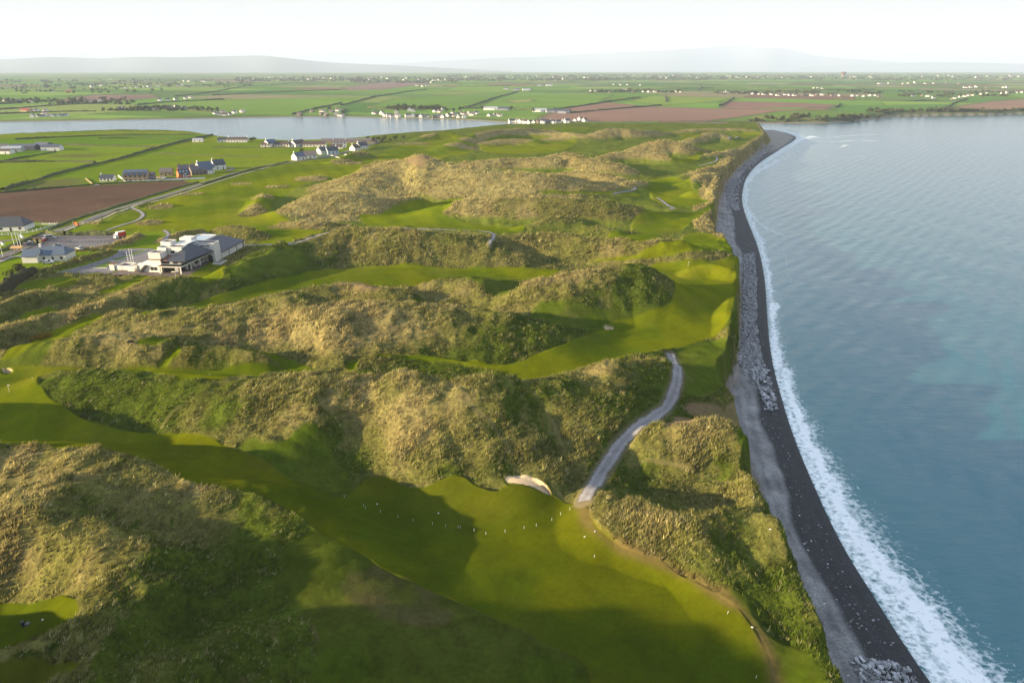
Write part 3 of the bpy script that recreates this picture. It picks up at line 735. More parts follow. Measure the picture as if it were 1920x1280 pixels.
# ------------------------------------------------------------------ materials
def new_mat(name):
    m = bpy.data.materials.new(name)
    m.use_nodes = True
    t = m.node_tree
    return m, t, t.nodes['Principled BSDF']
def node(t, typ, **kw):
    n = t.nodes.new(typ)
    for k, v in kw.items(): setattr(n, k, v)
    return n
def math_n(t, op, a, b=None, c=None, clamp=False):
    n = t.nodes.new('ShaderNodeMath'); n.operation = op; n.use_clamp = clamp
    for i, v in enumerate((a, b, c)):
        if v is None: continue
        if hasattr(v, 'is_linked') or hasattr(v, 'links'): t.links.new(v, n.inputs[i])
        else: n.inputs[i].default_value = v
    return n.outputs[0]
def noise_n(t, scale, detail=4.0, rough_=0.55, vec=None, dim='3D'):
    n = t.nodes.new('ShaderNodeTexNoise'); n.noise_dimensions = dim
    n.inputs['Scale'].default_value = scale; n.inputs['Detail'].default_value = detail; n.inputs['Roughness'].default_value = rough_
    if vec is not None: t.links.new(vec, n.inputs['Vector'])
    return n.outputs['Fac']
def mul_col(t, colr, fac):
    n = t.nodes.new('ShaderNodeMix'); n.data_type = 'RGBA'; n.blend_type = 'MULTIPLY'
    n.inputs[0].default_value = 1.0
    t.links.new(colr, n.inputs[6])
    cmb = t.nodes.new('ShaderNodeCombineColor')
    for i in range(3): t.links.new(fac, cmb.inputs[i])
    t.links.new(cmb.outputs[0], n.inputs[7])
    return n.outputs[2]
def plain(name, rgb, rough_=0.8, var=0.15, scale=3.0, metal=0.0, spec=0.3, bump=0.0):
    m, t, b = new_mat(name)
    tc = node(t, 'ShaderNodeTexCoord')
    f = noise_n(t, scale, 5, 0.6, tc.outputs['Object'])
    v = math_n(t, 'MULTIPLY_ADD', f, var * 2, 1.0 - var)
    rgbn = node(t, 'ShaderNodeRGB'); rgbn.outputs[0].default_value = (*rgb, 1)
    t.links.new(mul_col(t, rgbn.outputs[0], v), b.inputs['Base Color'])
    b.inputs['Roughness'].default_value = rough_
    b.inputs['Metallic'].default_value = metal
    b.inputs['Specular IOR Level'].default_value = spec
    if bump:
        bn = node(t, 'ShaderNodeBump'); bn.inputs['Strength'].default_value = bump; bn.inputs['Distance'].default_value = 0.05
        t.links.new(f, bn.inputs['Height']); t.links.new(bn.outputs[0], b.inputs['Normal'])
    return m

def ground_material():
    m, t, b = new_mat('turf_and_fields')
    a = node(t, 'ShaderNodeAttribute', attribute_name='col')
    ra = node(t, 'ShaderNodeAttribute', attribute_name='rough').outputs['Fac']
    geo = node(t, 'ShaderNodeNewGeometry').outputs['Position']
    f1 = noise_n(t, 1.1, 5, 0.7, geo); f2 = noise_n(t, 0.28, 4, 0.6, geo)
    s = math_n(t, 'MULTIPLY_ADD', ra, 1.1, 0.45)
    d1 = math_n(t, 'SUBTRACT', f1, 0.5); d2 = math_n(t, 'SUBTRACT', f2, 0.5)
    v = math_n(t, 'ADD', math_n(t, 'MULTIPLY', math_n(t, 'MULTIPLY', d1, s), 1.5), math_n(t, 'MULTIPLY', d2, math_n(t, 'MULTIPLY_ADD', ra, 0.6, 0.35)))
    v = math_n(t, 'ADD', v, 1.0)
    v = math_n(t, 'MAXIMUM', v, 0.25)
    t.links.new(mul_col(t, a.outputs['Color'], v), b.inputs['Base Color'])
    b.inputs['Roughness'].default_value = 0.95
    b.inputs['Specular IOR Level'].default_value = 0.0
    bn = node(t, 'ShaderNodeBump'); bn.inputs['Distance'].default_value = 0.9
    t.links.new(math_n(t, 'MULTIPLY', ra, 0.75), bn.inputs['Strength'])
    t.links.new(f1, bn.inputs['Height']); t.links.new(bn.outputs[0], b.inputs['Normal'])
    return m
def beach_material():
    m, t, b = new_mat('shingle_beach')
    a = node(t, 'ShaderNodeAttribute', attribute_name='col')
    geo = node(t, 'ShaderNodeNewGeometry').outputs['Position']
    f1 = noise_n(t, 1.6, 6, 0.8, geo); f2 = noise_n(t, 0.22, 5, 0.6, geo)
    vo = node(t, 'ShaderNodeTexVoronoi'); vo.inputs['Scale'].default_value = 2.2; t.links.new(geo, vo.inputs['Vector'])
    v = math_n(t, 'ADD', math_n(t, 'MULTIPLY_ADD', f1, 2.4, -0.75), math_n(t, 'MULTIPLY_ADD', f2, 1.1, 0.0)); v = math_n(t, 'MAXIMUM', v, 0.2)
    t.links.new(mul_col(t, a.outputs['Color'], v), b.inputs['Base Color'])
    b.inputs['Roughness'].default_value = 0.7
    b.inputs['Specular IOR Level'].default_value = 0.3
    bn = node(t, 'ShaderNodeBump'); bn.inputs['Distance'].default_value = 0.25; bn.inputs['Strength'].default_value = 0.6
    t.links.new(vo.outputs['Distance'], bn.inputs['Height']); t.links.new(bn.outputs[0], b.inputs['Normal'])
    return m
M_GROUND = ground_material(); M_BEACH = beach_material()

# ------------------------------------------------------------------ ground and beach meshes
V = np.stack([gx, gy, H1.ravel()], 1)
ii, jj = np.meshgrid(np.arange(NR - 1), np.arange(NT - 1), indexing='ij')
q = (ii * NT + jj).ravel()
Q = np.stack([q, q + 1, q + NT + 1, q + NT], 1)[:, ::-1]
zc = V[Q, 2].max(1)
isb = (dc[Q].mean(1) < 0.6) & (dw[Q].mean(1) > -25) & (rr[Q[:, 0]] < 1500) & (gx[Q[:, 0]] > 0.30 * gy[Q[:, 0]])
keep = (zc > -3.0) | (rr[Q[:, 0]] < 60)
fr_ = dw / (dw + np.maximum(-dc, 0) + 1e-3)
fr_ = fr_ + 0.10 * fbm(gx, gy, 18, 3, 161)
strand = 0.5 + 0.5 * np.sin(dw * 2.1 + 3 * fbm(gx, gy, 12, 2, 163))
bc = mixc(np.tile([[0.225, 0.222, 0.220]], (len(gx), 1)) * (0.80 + 0.25 * strand + 0.5 * fbm(gx, gy, 5, 3, 165))[:, None], (0.023, 0.024, 0.027), sstep(0.53, 0.43, fr_))
bc = bc * (0.9 + 0.22 * strand * sstep(0.5, 0.3, fr_))[:, None]
spit = sstep(900, 1010, rr)
bc = mixc(bc, (0.20, 0.185, 0.155), spit * sstep(0.02, 0.2, fr_))
bc = mixc(bc, (0.030, 0.032, 0.036), sstep(2.0, 0.2, dw) * 0.8)
bc = mixc(bc, (0.15, 0.115, 0.07), sstep(-3.5, -0.3, dc) * 0.5)
def sub(name, sel, mat, colr, attrs):
    Qs = Q[sel]
    u, inv = np.unique(Qs, return_inverse=True)
    return np_mesh(name, V[u], inv.reshape(-1, 4), mat, colors={'col': colr[u]}, attrs={k: a[u] for k, a in attrs.items()})
ground = sub('ground', keep & ~isb, M_GROUND, col, {'rough': rgh})
tag(ground, kind='structure')
beach = sub('beach', keep & isb, M_BEACH, bc, {})
tag(beach, kind='structure')

# ------------------------------------------------------------------ path strips draped on the ground
def path_mat(name, rgb):
    m, t, b = new_mat(name)
    geo = node(t, 'ShaderNodeNewGeometry').outputs['Position']
    f1 = noise_n(t, 2.0, 6, 0.7, geo); f2 = noise_n(t, 0.25, 4, 0.6, geo)
    v = math_n(t, 'ADD', math_n(t, 'MULTIPLY', f1, 0.8), math_n(t, 'MULTIPLY', f2, 1.2))
    c = node(t, 'ShaderNodeRGB'); c.outputs[0].default_value = (*rgb, 1)
    ac = node(t, 'ShaderNodeAttribute', attribute_name='across').outputs['Fac']
    e = math_n(t, 'MULTIPLY_ADD', math_n(t, 'ADD', ac, math_n(t, 'MULTIPLY', math_n(t, 'SUBTRACT', noise_n(t, 0.9, 5, 0.7, geo), 0.5), 1.1)), 4.5, -3.3, clamp=True)
    rut = math_n(t, 'MULTIPLY', math_n(t, 'SUBTRACT', 1.0, math_n(t, 'MULTIPLY', math_n(t, 'ABSOLUTE', math_n(t, 'SUBTRACT', ac, 0.5)), 3.0), clamp=True), 0.28)
    v = math_n(t, 'ADD', v, math_n(t, 'SUBTRACT', rut, 0.1))
    mx = node(t, 'ShaderNodeMix', data_type='RGBA'); t.links.new(e, mx.inputs[0]); t.links.new(mul_col(t, c.outputs[0], v), mx.inputs[6]); mx.inputs[7].default_value = (0.085, 0.080, 0.030, 1)
    t.links.new(mx.outputs[2], b.inputs['Base Color'])
    b.inputs['Roughness'].default_value = 0.9
    return m
M_GRAVEL = path_mat('grey_gravel', (0.20, 0.19, 0.19)); M_ASPHALT = path_mat('worn_asphalt', (0.085, 0.078, 0.085)); M_ROAD = path_mat('road_asphalt', (0.095, 0.09, 0.09))
def drape(name, P, wd, mat, lift=0.07, kind='structure', wob=0.22):
    P = np.asarray(P)
    seg = np.hypot(*np.diff(P, axis=0).T); s = np.concatenate([[0], np.cumsum(seg)])
    n = max(int(s[-1] / 1.2), 4)
    ss = np.linspace(0, s[-1], n)
    x, y = np.interp(ss, s, P[:, 0]), np.interp(ss, s, P[:, 1])
    tx, ty = np.gradient(x), np.gradient(y); L = np.hypot(tx, ty) + 1e-9
    nx, ny = -ty / L, tx / L
    offs = np.linspace(-1, 1, 7)
    hw = wd / 2 * (1 + wob * fbm(ss, ss * 0 + wd, 5, 2, 171))
    VX = x[:, None] + nx[:, None] * offs[None] * hw[:, None]; VY = y[:, None] + ny[:, None] * offs[None] * hw[:, None]
    VZ = bilin(H1, VX, VY)
    VZ = VZ + lift + 0.00035 * np.hypot(VX, VY) - 0.03 * np.abs(offs)[None] ** 4
    vv = np.stack([VX.ravel(), VY.ravel(), VZ.ravel()], 1)
    i, j = np.meshgrid(np.arange(n - 1), np.arange(6), indexing='ij')
    q0 = (i * 7 + j).ravel()
    Fq = np.stack([q0, q0 + 1, q0 + 8, q0 + 7], 1)[:, ::-1]
    o = np_mesh(name, vv, Fq, mat, attrs={'across': np.tile(np.abs(offs), n)})
    return tag(o, kind=kind)
for k, P, wd in PATH_W:
    drape('path', P, wd, M_GRAVEL)
# ------------------------------------------------------------------ sea and river: one sheet at level 0
sr = RS[::2]; st = TH[(TH > -R(55))][::2]
ST, SR = np.meshgrid(st, np.concatenate([sr, np.geomspace(sr[-1] * 1.02, 60000, 60)]))
sx, sy = (SR * np.sin(ST)).ravel(), (SR * np.cos(ST)).ravel()
sdn = np.full(sx.shape, 3000.0)
mnear = np.hypot(sx, sy) < 2600
sdn[mnear] = -sdist(sx[mnear], sy[mnear], land_poly)
sfar = np.full(sx.shape, 3000.0); sfar[mnear] = -sdist(sx[mnear], sy[mnear], far_poly)
hs = bilin(H1, sx, sy)
# surf: strong near the camera, fading up the coast; traced breakers
open_sea = sstep(0.28, 0.34, sx / np.maximum(sy, 1))
ww = 2.6 * fbm(sx, sy, 16, 3, 201) + 1.2 * fbm(sx, sy, 5, 2, 203)
d = sdn + ww * sstep(0, 6, sdn)
wid = np.interp(sy, [0, 90, 130, 170, 210, 260, 330, 420, 600, 900, 1200], [14, 11.5, 8.8, 6.8, 4.8, 3.6, 3.2, 4.5, 5, 10, 20])
inten = np.interp(sy, [0, 170, 200, 230, 270, 300, 420, 600, 1200], [1, 1, .95, .8, .45, .75, .65, .6, .6])
u = d / wid
foam = inten * np.clip(np.exp(-((u - 0.62) / 0.20) ** 2) * 1.05 + 0.62 * np.exp(-((u - 0.10) / 0.20) ** 2) + 0.50 * np.exp(-((u - 0.36) / 0.25) ** 2) + 0.50 * np.exp(-((u - 1.0) / 0.22) ** 2), 0, 1) * (u > -0.6)
lace = sstep(1.9, 0.9, u) * sstep(0.6, 1.0, u) * 0.42 * inten
foam = np.maximum(foam, lace) * open_sea
# pale wash of thin foam in the shallows up the coast
wash = open_sea * np.interp(sy, [230, 330, 600, 900, 1300], [0.0, .35, .6, .8, .5]) * np.exp(-np.clip(sdn, 0, 999) / np.interp(sy, [250, 500, 1000], [10, 22, 90]))
BREAK = [([(1452, 570), (1448, 590), (1450, 610), (1452, 640), (1458, 690)], 2.2, 0.9), ([(1500, 262), (1540, 258), (1600, 254), (1650, 252)], 5, .6), ([(1560, 266), (1600, 264), (1640, 264)], 5, .7), ([(1440, 275), (1470, 268), (1500, 262), (1525, 256)], 9, .8),
         ([(1576, 276), (1588, 272)], 3, .9), ([(1405, 395), (1420, 415), (1440, 430), (1470, 442)], 2.2, .55), ([(1470, 470), (1480, 520), (1490, 545)], 1.2, .3), ([(1395, 345), (1420, 322), (1460, 300)], 5, .6)]
for p, wdt, k in BREAK:
    P = at_list(p, 0.0)
    m = (np.abs(sx - P[:, 0].mean()) < 260) & (np.abs(sy - P[:, 1].mean()) < 260)
    dd = seg_dist(sx[m], sy[m], P, False) + 0.5 * wdt * fbm(sx[m], sy[m], wdt * 4, 2, 207)
    foam[m] = np.maximum(foam[m], k * np.exp(-(dd / wdt) ** 2))
# gentle swell in the sheet itself near the shore
ang = 0.55
ph = (sx * math.cos(ang) + sy * math.sin(ang) * 0.4) / 7.0 + 1.5 * fbm(sx, sy, 60, 2, 211)
sz = 0.0 + sstep(2, 30, sdn) * open_sea * (0.10 * np.sin(ph) + 0.10 * fbm(sx, sy, 12, 3, 213)) * sstep(700, 300, sy) + 0.25 * foam * sstep(0.5, 0.9, u) * sstep(300, 200, sy)
shal = np.exp(-np.clip(sdn, 0, 4000) / 55.0)
def sea_material():
    m, t, b = new_mat('sea_water')
    geo = node(t, 'ShaderNodeNewGeometry').outputs['Position']
    fo = node(t, 'ShaderNodeAttribute', attribute_name='foam').outputs['Fac']
    wa = node(t, 'ShaderNodeAttribute', attribute_name='wash').outputs['Fac']
    sh = node(t, 'ShaderNodeAttribute', attribute_name='shallow').outputs['Fac']
    mp = node(t, 'ShaderNodeMapping'); t.links.new(geo, mp.inputs[0]); mp.inputs['Rotation'].default_value = (0, 0, R(-28)); mp.inputs['Scale'].default_value = (0.8, 2.2, 1)
    n_a = noise_n(t, 0.16, 6, 0.62, mp.outputs[0]); n_b = noise_n(t, 0.018, 4, 0.55, mp.outputs[0]); n_c = noise_n(t, 1.1, 3, 0.6, mp.outputs[0])
    wv = node(t, 'ShaderNodeTexWave', wave_type='BANDS', bands_direction='X', wave_profile='SIN'); wm_ = node(t, 'ShaderNodeMapping'); t.links.new(geo, wm_.inputs[0]); wm_.inputs['Rotation'].default_value = (0, 0, R(38))
    t.links.new(wm_.outputs[0], wv.inputs['Vector']); wv.inputs['Scale'].default_value = 0.036; wv.inputs['Distortion'].default_value = 5.0; wv.inputs['Detail'].default_value = 3.0; wv.inputs['Detail Scale'].default_value = 0.9
    hgt = math_n(t, 'ADD', math_n(t, 'ADD', math_n(t, 'MULTIPLY', n_a, 1.0), math_n(t, 'MULTIPLY', n_c, 0.16)), math_n(t, 'MULTIPLY', wv.outputs['Fac'], 1.5))
    bn = node(t, 'ShaderNodeBump'); bn.inputs['Distance'].default_value = 1.6; bn.inputs['Strength'].default_value = 0.13
    t.links.new(hgt, bn.inputs['Height']); t.links.new(bn.outputs[0], b.inputs['Normal'])
    # body colour: deep slate-teal, greener over the shallow sand
    mx = node(t, 'ShaderNodeMix', data_type='RGBA'); mx.inputs[6].default_value = (0.010, 0.072, 0.098, 1); mx.inputs[7].default_value = (0.016, 0.104, 0.106, 1)
    sfac = math_n(t, 'ADD', sh, math_n(t, 'MULTIPLY', math_n(t, 'SUBTRACT', n_b, 0.5), 0.5), clamp=True)
    t.links.new(sfac, mx.inputs[0])
    # foam: the attribute says how much, the noise makes it lacy
    vo = node(t, 'ShaderNodeTexVoronoi', feature='DISTANCE_TO_EDGE'); vo.inputs['Scale'].default_value = 0.55
    dist = node(t, 'ShaderNodeVectorMath', operation='ADD'); t.links.new(geo, dist.inputs[0])
    nz = node(t, 'ShaderNodeTexNoise'); nz.inputs['Scale'].default_value = 0.5; nz.inputs['Detail'].default_value = 5; t.links.new(geo, nz.inputs['Vector'])
    sc_ = node(t, 'ShaderNodeVectorMath', operation='SCALE'); t.links.new(nz.outputs['Color'], sc_.inputs[0]); sc_.inputs['Scale'].default_value = 2.4
    t.links.new(sc_.outputs[0], dist.inputs[1]); t.links.new(dist.outputs[0], vo.inputs['Vector'])
    lace_ = math_n(t, 'MULTIPLY_ADD', vo.outputs['Distance'], 1.1, 0.0)
    n_d = noise_n(t, 0.7, 6, 0.7, geo)
    th = math_n(t, 'ADD', math_n(t, 'MULTIPLY_ADD', n_d, 1.7, -0.56), math_n(t, 'MULTIPLY', lace_, 0.75))
    k = math_n(t, 'SUBTRACT', math_n(t, 'ADD', fo, math_n(t, 'MULTIPLY', wa, 0.12)), th)
    k = math_n(t, 'MULTIPLY_ADD', k, 1.7, 0.08, clamp=True)
    k2 = math_n(t, 'MULTIPLY', math_n(t, 'MULTIPLY', wa, 0.40), math_n(t, 'MULTIPLY_ADD', n_a, 0.9, 0.35))
    kk = math_n(t, 'MAXIMUM', k, k2)
    m2 = node(t, 'ShaderNodeMix', data_type='RGBA'); t.links.new(kk, m2.inputs[0]); t.links.new(mx.outputs[2], m2.inputs[6]); m2.inputs[7].default_value = (0.92, 0.92, 0.90, 1)
    t.links.new(m2.outputs[2], b.inputs['Base Color'])
    t.links.new(math_n(t, 'MULTIPLY_ADD', kk, 0.6, 0.16), b.inputs['Roughness'])
    b.inputs['IOR'].default_value = 1.95; b.inputs['Specular Tint'].default_value = (0.50, 0.84, 0.98, 1)
    return m
Q2i, Q2j = np.meshgrid(np.arange(SR.shape[0] - 1), np.arange(SR.shape[1] - 1), indexing='ij')
q = (Q2i * SR.shape[1] + Q2j).ravel(); n_ = SR.shape[1]
QS = np.stack([q, q + 1, q + n_ + 1, q + n_], 1)[:, ::-1]
kp = (hs[QS].min(1) < 1.0)
QS = QS[kp]
uu, inv = np.unique(QS, return_inverse=True)
water = np_mesh('water', np.stack([sx, sy, sz], 1)[uu], inv.reshape(-1, 4), sea_material(), attrs={'foam': foam[uu], 'wash': wash[uu], 'shallow': shal[uu]})
tag(water, kind='structure')

# ------------------------------------------------------------------ far hills
def ridge_hill(name, pts, dist, depth, rgb):
    """a real hill mass: crest from the skyline, sloping to the plain in front and behind"""
    P = smooth_line(np.array(pts, float), 2)
    n = len(P)
    dx, dy, dz = ray(P[:, 0], P[:, 1])
    dd = dist * (1 + 0.05 * np.sin(np.arange(n) * 0.35))
    t = dd / dy
    X, Z = dx * t, CAM_Z + dz * t
    rows = []
    prof = [(-1.0, -0.02), (-.8, .10), (-.6, .26), (-.42, .46), (-.26, .68), (-.12, .88), (0, 1), (.3, .85), (.7, .4), (1, -.02)]
    for o, f in prof:
        xx = X * (1 + o * depth / dist); yy = dd + o * depth
        z = np.maximum(Z, 20) * f + (abs(o) > .05) * (abs(o) < .95) * 0.10 * Z * fbm(xx, yy, 5000, 3, 301)
        rows.append(np.stack([xx, yy, z], 1))
    Vv = np.concatenate(rows); k = len(prof)
    i, j = np.meshgrid(np.arange(k - 1), np.arange(n - 1), indexing='ij')
    q = (i * n + j).ravel()
    o = np_mesh(name, Vv, np.stack([q, q + 1, q + n + 1, q + n], 1), plain(name + '_moor', rgb, 0.95, 0.3, 0.0006))
    return tag(o, kind='structure')
ridge_hill('hills', [(-700, 122), (-300, 116), (0, 112), (60, 108.5), (110, 107), (190, 110), (220, 108.5), (270, 106.5), (330, 108), (400, 106), (450, 105), (490, 104), (520, 107), (570, 112.5), (620, 117.5), (700, 121), (770, 124), (860, 129), (960, 134)], 25000, 5000, (0.07, 0.085, 0.05))
ridge_hill('hills', [(620, 126), (750, 119), (860, 113), (940, 108), (1010, 107), (1080, 103), (1150, 98), (1220, 96), (1290, 92), (1340, 88), (1380, 86), (1420, 89), (1450, 90), (1480, 92), (1500, 98), (1530, 105), (1570, 109), (1620, 112), (1680, 116), (1740, 121), (1800, 124), (1900, 126), (2100, 128)], 40000, 6000, (0.07, 0.085, 0.06))
ridge_hill('hills', [(1500, 126), (1640, 120), (1740, 116), (1850, 118), (1960, 121), (2200, 126)], 33000, 4000, (0.07, 0.085, 0.06))
# ------------------------------------------------------------------ the air between: one closed box of even haze
hz = MB(); hz.box(-60000, 60000, -900, 50000, -8.0, 1750.0)
mh, th_, pb = new_mat('air_haze')
th_.nodes.remove(pb)
vol = node(th_, 'ShaderNodeVolumePrincipled')
vol.inputs['Color'].default_value = (0.60, 0.705, 0.91, 1)
vol.inputs['Density'].default_value = 5.4e-5
vol.inputs['Anisotropy'].default_value = 0.0
th_.links.new(vol.outputs[0], th_.nodes['Material Output'].inputs['Volume'])
haze = hz.build('haze', mh)
tag(haze, kind='stuff')
# ------------------------------------------------------------------ marram grass tussocks (nobody could count them)
def grass_material():
    m, t, b = new_mat('marram_blades')
    a = node(t, 'ShaderNodeAttribute', attribute_name='col')
    out = t.nodes['Material Output']
    t.nodes.remove(b)
    df_ = node(t, 'ShaderNodeBsdfDiffuse'); tr = node(t, 'ShaderNodeBsdfTranslucent')
    t.links.new(a.outputs['Color'], df_.inputs[0]); t.links.new(a.outputs['Color'], tr.inputs[0])
    geo = node(t, 'ShaderNodeNewGeometry')
    # blades bend every way inside a tuft: lean the shading normal half-way to the sky
    vm = node(t, 'ShaderNodeVectorMath', operation='ADD'); t.links.new(geo.outputs['Normal'], vm.inputs[0]); vm.inputs[1].default_value = (0, 0, 0.45)
    vn = node(t, 'ShaderNodeVectorMath', operation='NORMALIZE'); t.links.new(vm.outputs[0], vn.inputs[0])
    t.links.new(vn.outputs[0], df_.inputs['Normal'])
    mx = node(t, 'ShaderNodeMixShader'); mx.inputs[0].default_value = 0.42
    t.links.new(df_.outputs[0], mx.inputs[1]); t.links.new(tr.outputs[0], mx.inputs[2])
    t.links.new(mx.outputs[0], out.inputs['Surface'])
    return m
rng = np.random.default_rng(7)
cell = (np.gradient(GR, axis=0) * np.gradient(GT, axis=1) * GR).ravel()
vis = (np.abs(GT.ravel()) < R(52)) & (rr > 60) & (rr < 760)
clump = sstep(-0.55, 0.35, fbm(gx, gy, 3.2, 2, 401) + 0.5 * fbm(gx, gy, 11, 2, 403))
dens = 3.0 * np.where(rr < 130, 1, (130 / rr) ** 1.55) * (0.30 + 0.95 * clump)
pb_ = np.clip(rgh, 0, 1) ** 1.5 * (1 - 0.8 * pathm) * (dc > 0.3)
pr = np.clip(dens * cell, 0, 1) * np.where(pb_ > 0.35, pb_, 0) * vis
sel = np.where(rng.random(len(gx)) < pr)[0]
K = len(sel)
rk = rr[sel]
jx = gx[sel] + rng.normal(0, 0.12, K) * (rk / 110); jy = gy[sel] + rng.normal(0, 0.12, K) * (rk / 110)
jz = bilin(H1, jx, jy)
lush = np.clip((col[sel, 1] / (col[sel, 0] + 1e-4) - 0.85) / 1.0, 0, 1)
size = (0.60 + 0.46 * rng.random(K)) * np.where(rk < 130, 1, (rk / 130) ** 0.38) * (1.05 - 0.45 * lush) * (0.62 + 0.5 * clump[sel]) * (0.72 + 0.6 * sstep(-0.4, 0.4, fbm(jx, jy, 14, 3, 407)))
NB = 7
tone = np.exp(rng.normal(0, 0.24, K))
straw_tip = rng.random(K) < 0.26 * (1 - 0.55 * lush)
tc_ = 1.5 * col[sel] * tone[:, None]
tc_ = np.where(straw_tip[:, None], tc_ * 0.5 + np.array([[0.34, 0.30, 0.15]]) * 0.5 * tone[:, None], tc_)
wind = 0.9 + 1.2 * fbm(jx, jy, 45, 2, 405)                       # the way the grass lies, drifting over the dunes
ang = rng.random((K, NB)) * 2 * math.pi
rad0 = rng.random((K, NB)) * 0.24 * size[:, None]
bx = jx[:, None] + np.cos(ang) * rad0; by = jy[:, None] + np.sin(ang) * rad0
hgt = size[:, None] * (0.50 + 0.45 * rng.random((K, NB)))
lx = np.cos(ang) * 0.42 * hgt + 0.45 * hgt * np.cos(wind)[:, None]; ly = np.sin(ang) * 0.42 * hgt + 0.45 * hgt * np.sin(wind)[:, None]
wdir = rng.random((K, NB)) * math.pi
bw = size[:, None] * (0.07 + 0.06 * rng.random((K, NB)))
wx_, wy_ = np.cos(wdir) * bw, np.sin(wdir) * bw
bz = np.broadcast_to(jz[:, None], bx.shape) - 0.06
A_ = np.stack([bx - wx_, by - wy_, bz], -1); B_ = np.stack([bx + wx_, by + wy_, bz], -1); C_ = np.stack([bx + lx, by + ly, bz + 0.06 + hgt * 0.85], -1)
GV = np.stack([A_, B_, C_], 2).reshape(-1, 3)
GF = np.arange(len(GV), dtype=np.int32).reshape(-1, 3)
cb = np.broadcast_to(tc_[:, None, None, :], (K, NB, 3, 3)).copy()
cb *= np.exp(rng.normal(0, 0.12, (K, NB, 1, 1)))
cb[:, :, 2, :] *= 1.18
print('tussocks', K)
grass = np_mesh('marram_grass', GV, GF, grass_material(), smooth=False, colors={'col': np.clip(cb.reshape(-1, 3), 0.003, 0.8)})
tag(grass, kind='stuff')
# ------------------------------------------------------------------ roads, car parks
def spots(pts):
    a = np.array(pts, float)
    x, y = hit_on(H1, a[:, 0], a[:, 1])
    z = bilin(H1, x, y)
    return [(float(x[i]), float(y[i]), float(z[i])) for i in range(len(a))]
def px_line(pts, it=2): return smooth_line(hit_list(pts, H1), it)
drape('road', px_line([(-120, 528), (-40, 500), (0, 484), (60, 457), (110, 433), (200, 398), (330, 362), (400, 338), (460, 320), (500, 311), (560, 302), (610, 296.5), (655, 284), (690, 273), (712, 265)]), 6.5, M_ROAD, 0.10, wob=0.03)
drape('pavement', px_line([(118, 435), (208, 401.5), (337, 365.5), (405, 342), (465, 324), (505, 314.5)]), 1.6, path_mat('pale_concrete', (0.34, 0.31, 0.26)), 0.13, wob=0.05)
drape('road', px_line([(-60, 462), (0, 452), (45, 447), (85, 441), (100, 437)]), 5.0, M_ROAD, 0.09, wob=0.04)
drape('road', px_line([(-40, 506), (5, 489), (22, 482), (45, 480)]), 3.0, path_mat('drive_gravel', (0.26, 0.24, 0.23)), 0.12)
drape('road', px_line([(424, 322), (440, 317), (430, 314), (418, 315)]), 4.0, M_ROAD, 0.12, wob=0.04)
drape('road', px_line([(180, 348), (190, 344), (215, 344), (228, 341)]), 5.0, path_mat('yard_gravel', (0.22, 0.20, 0.20)), 0.12)
def flat_area(name, pts, mat, z):
    P = at_list(pts, PAD_Z)
    m = MB(); m.poly([(x, y, z) for x, y in P])
    o = m.build(name, mat)
    bm = bmesh.new(); bm.from_mesh(o.data); bmesh.ops.triangulate(bm, faces=bm.faces)
    for f in bm.faces:
        if f.normal.z < 0: f.normal_flip()
    bm.to_mesh(o.data); bm.free()
    return tag(o, kind='structure')
M_PAVE = path_mat('brown_paving', (0.115, 0.082, 0.070))
M_WHITELINE = plain('road_paint', (0.62, 0.60, 0.56), 0.7)
flat_area('car_park', [(86, 443), (125, 441.5), (226, 441.5), (241, 445), (216, 457.5), (160, 467), (122, 468), (86, 468.5), (50, 470), (30, 476), (22, 470), (50, 461), (72, 452)], M_ASPHALT, PAD_Z + 0.05)
flat_area('car_park', [(102, 513), (156, 487), (187, 476), (212, 470), (245, 466), (288, 466), (283, 478), (277, 490), (262, 500), (225, 502), (205, 514)], path_mat('car_park_asphalt', (0.150, 0.140, 0.145)), PAD_Z + 0.045)
flat_area('terrace', [(205, 516), (228, 503), (262, 500), (277, 492), (300, 470), (402, 470), (442, 458), (440, 466), (395, 491), (372, 505), (348, 520), (300, 519), (250, 515)], M_PAVE, PAD_Z + 0.055)
gr_m = plain('kerbed_lawn', (0.085, 0.130, 0.012), 0.95, 0.25, 0.4)
def kerb_island(pts):
    P = [tuple(p) for p in at_list(pts, PAD_Z)]
    r_ = empty('kerb_island', (0, 0, 0))
    ar = sum(P[i][0] * P[(i + 1) % len(P)][1] - P[(i + 1) % len(P)][0] * P[i][1] for i in range(len(P)))
    if ar < 0: P = P[::-1]
    c = (sum(p[0] for p in P) / len(P), sum(p[1] for p in P) / len(P))
    k = MB(); k.prism(P, PAD_Z, PAD_Z + 0.22); k.build('kerb', M_WHITE2, r_)
    P2 = [(c[0] + (p[0] - c[0]) * 0.93, c[1] + (p[1] - c[1]) * 0.93) for p in P]
    g_ = MB(); g_.prism(P2, PAD_Z + 0.1, PAD_Z + 0.27); g_.build('lawn', gr_m, r_)
    return r_
M_WHITE2 = plain('painted_kerb', (0.60, 0.57, 0.50), 0.8)
i1 = kerb_island([(173, 503), (206, 490), (212, 492), (200, 503)]); tag(i1, 'kerbed grass strip in the car park, nearest the flagpoles', 'planting strip', 'kerbed grass strips in the car park')
i2 = kerb_island([(209, 489), (236, 480), (246, 480), (216, 491)]); tag(i2, 'middle of three kerbed grass strips in the car park', 'planting strip', 'kerbed grass strips in the car park')
i3 = kerb_island([(238, 479), (268, 469), (277, 469.5), (249, 480)]); tag(i3, 'kerbed grass strip in the car park, farthest from the flagpoles', 'planting strip', 'kerbed grass strips in the car park')
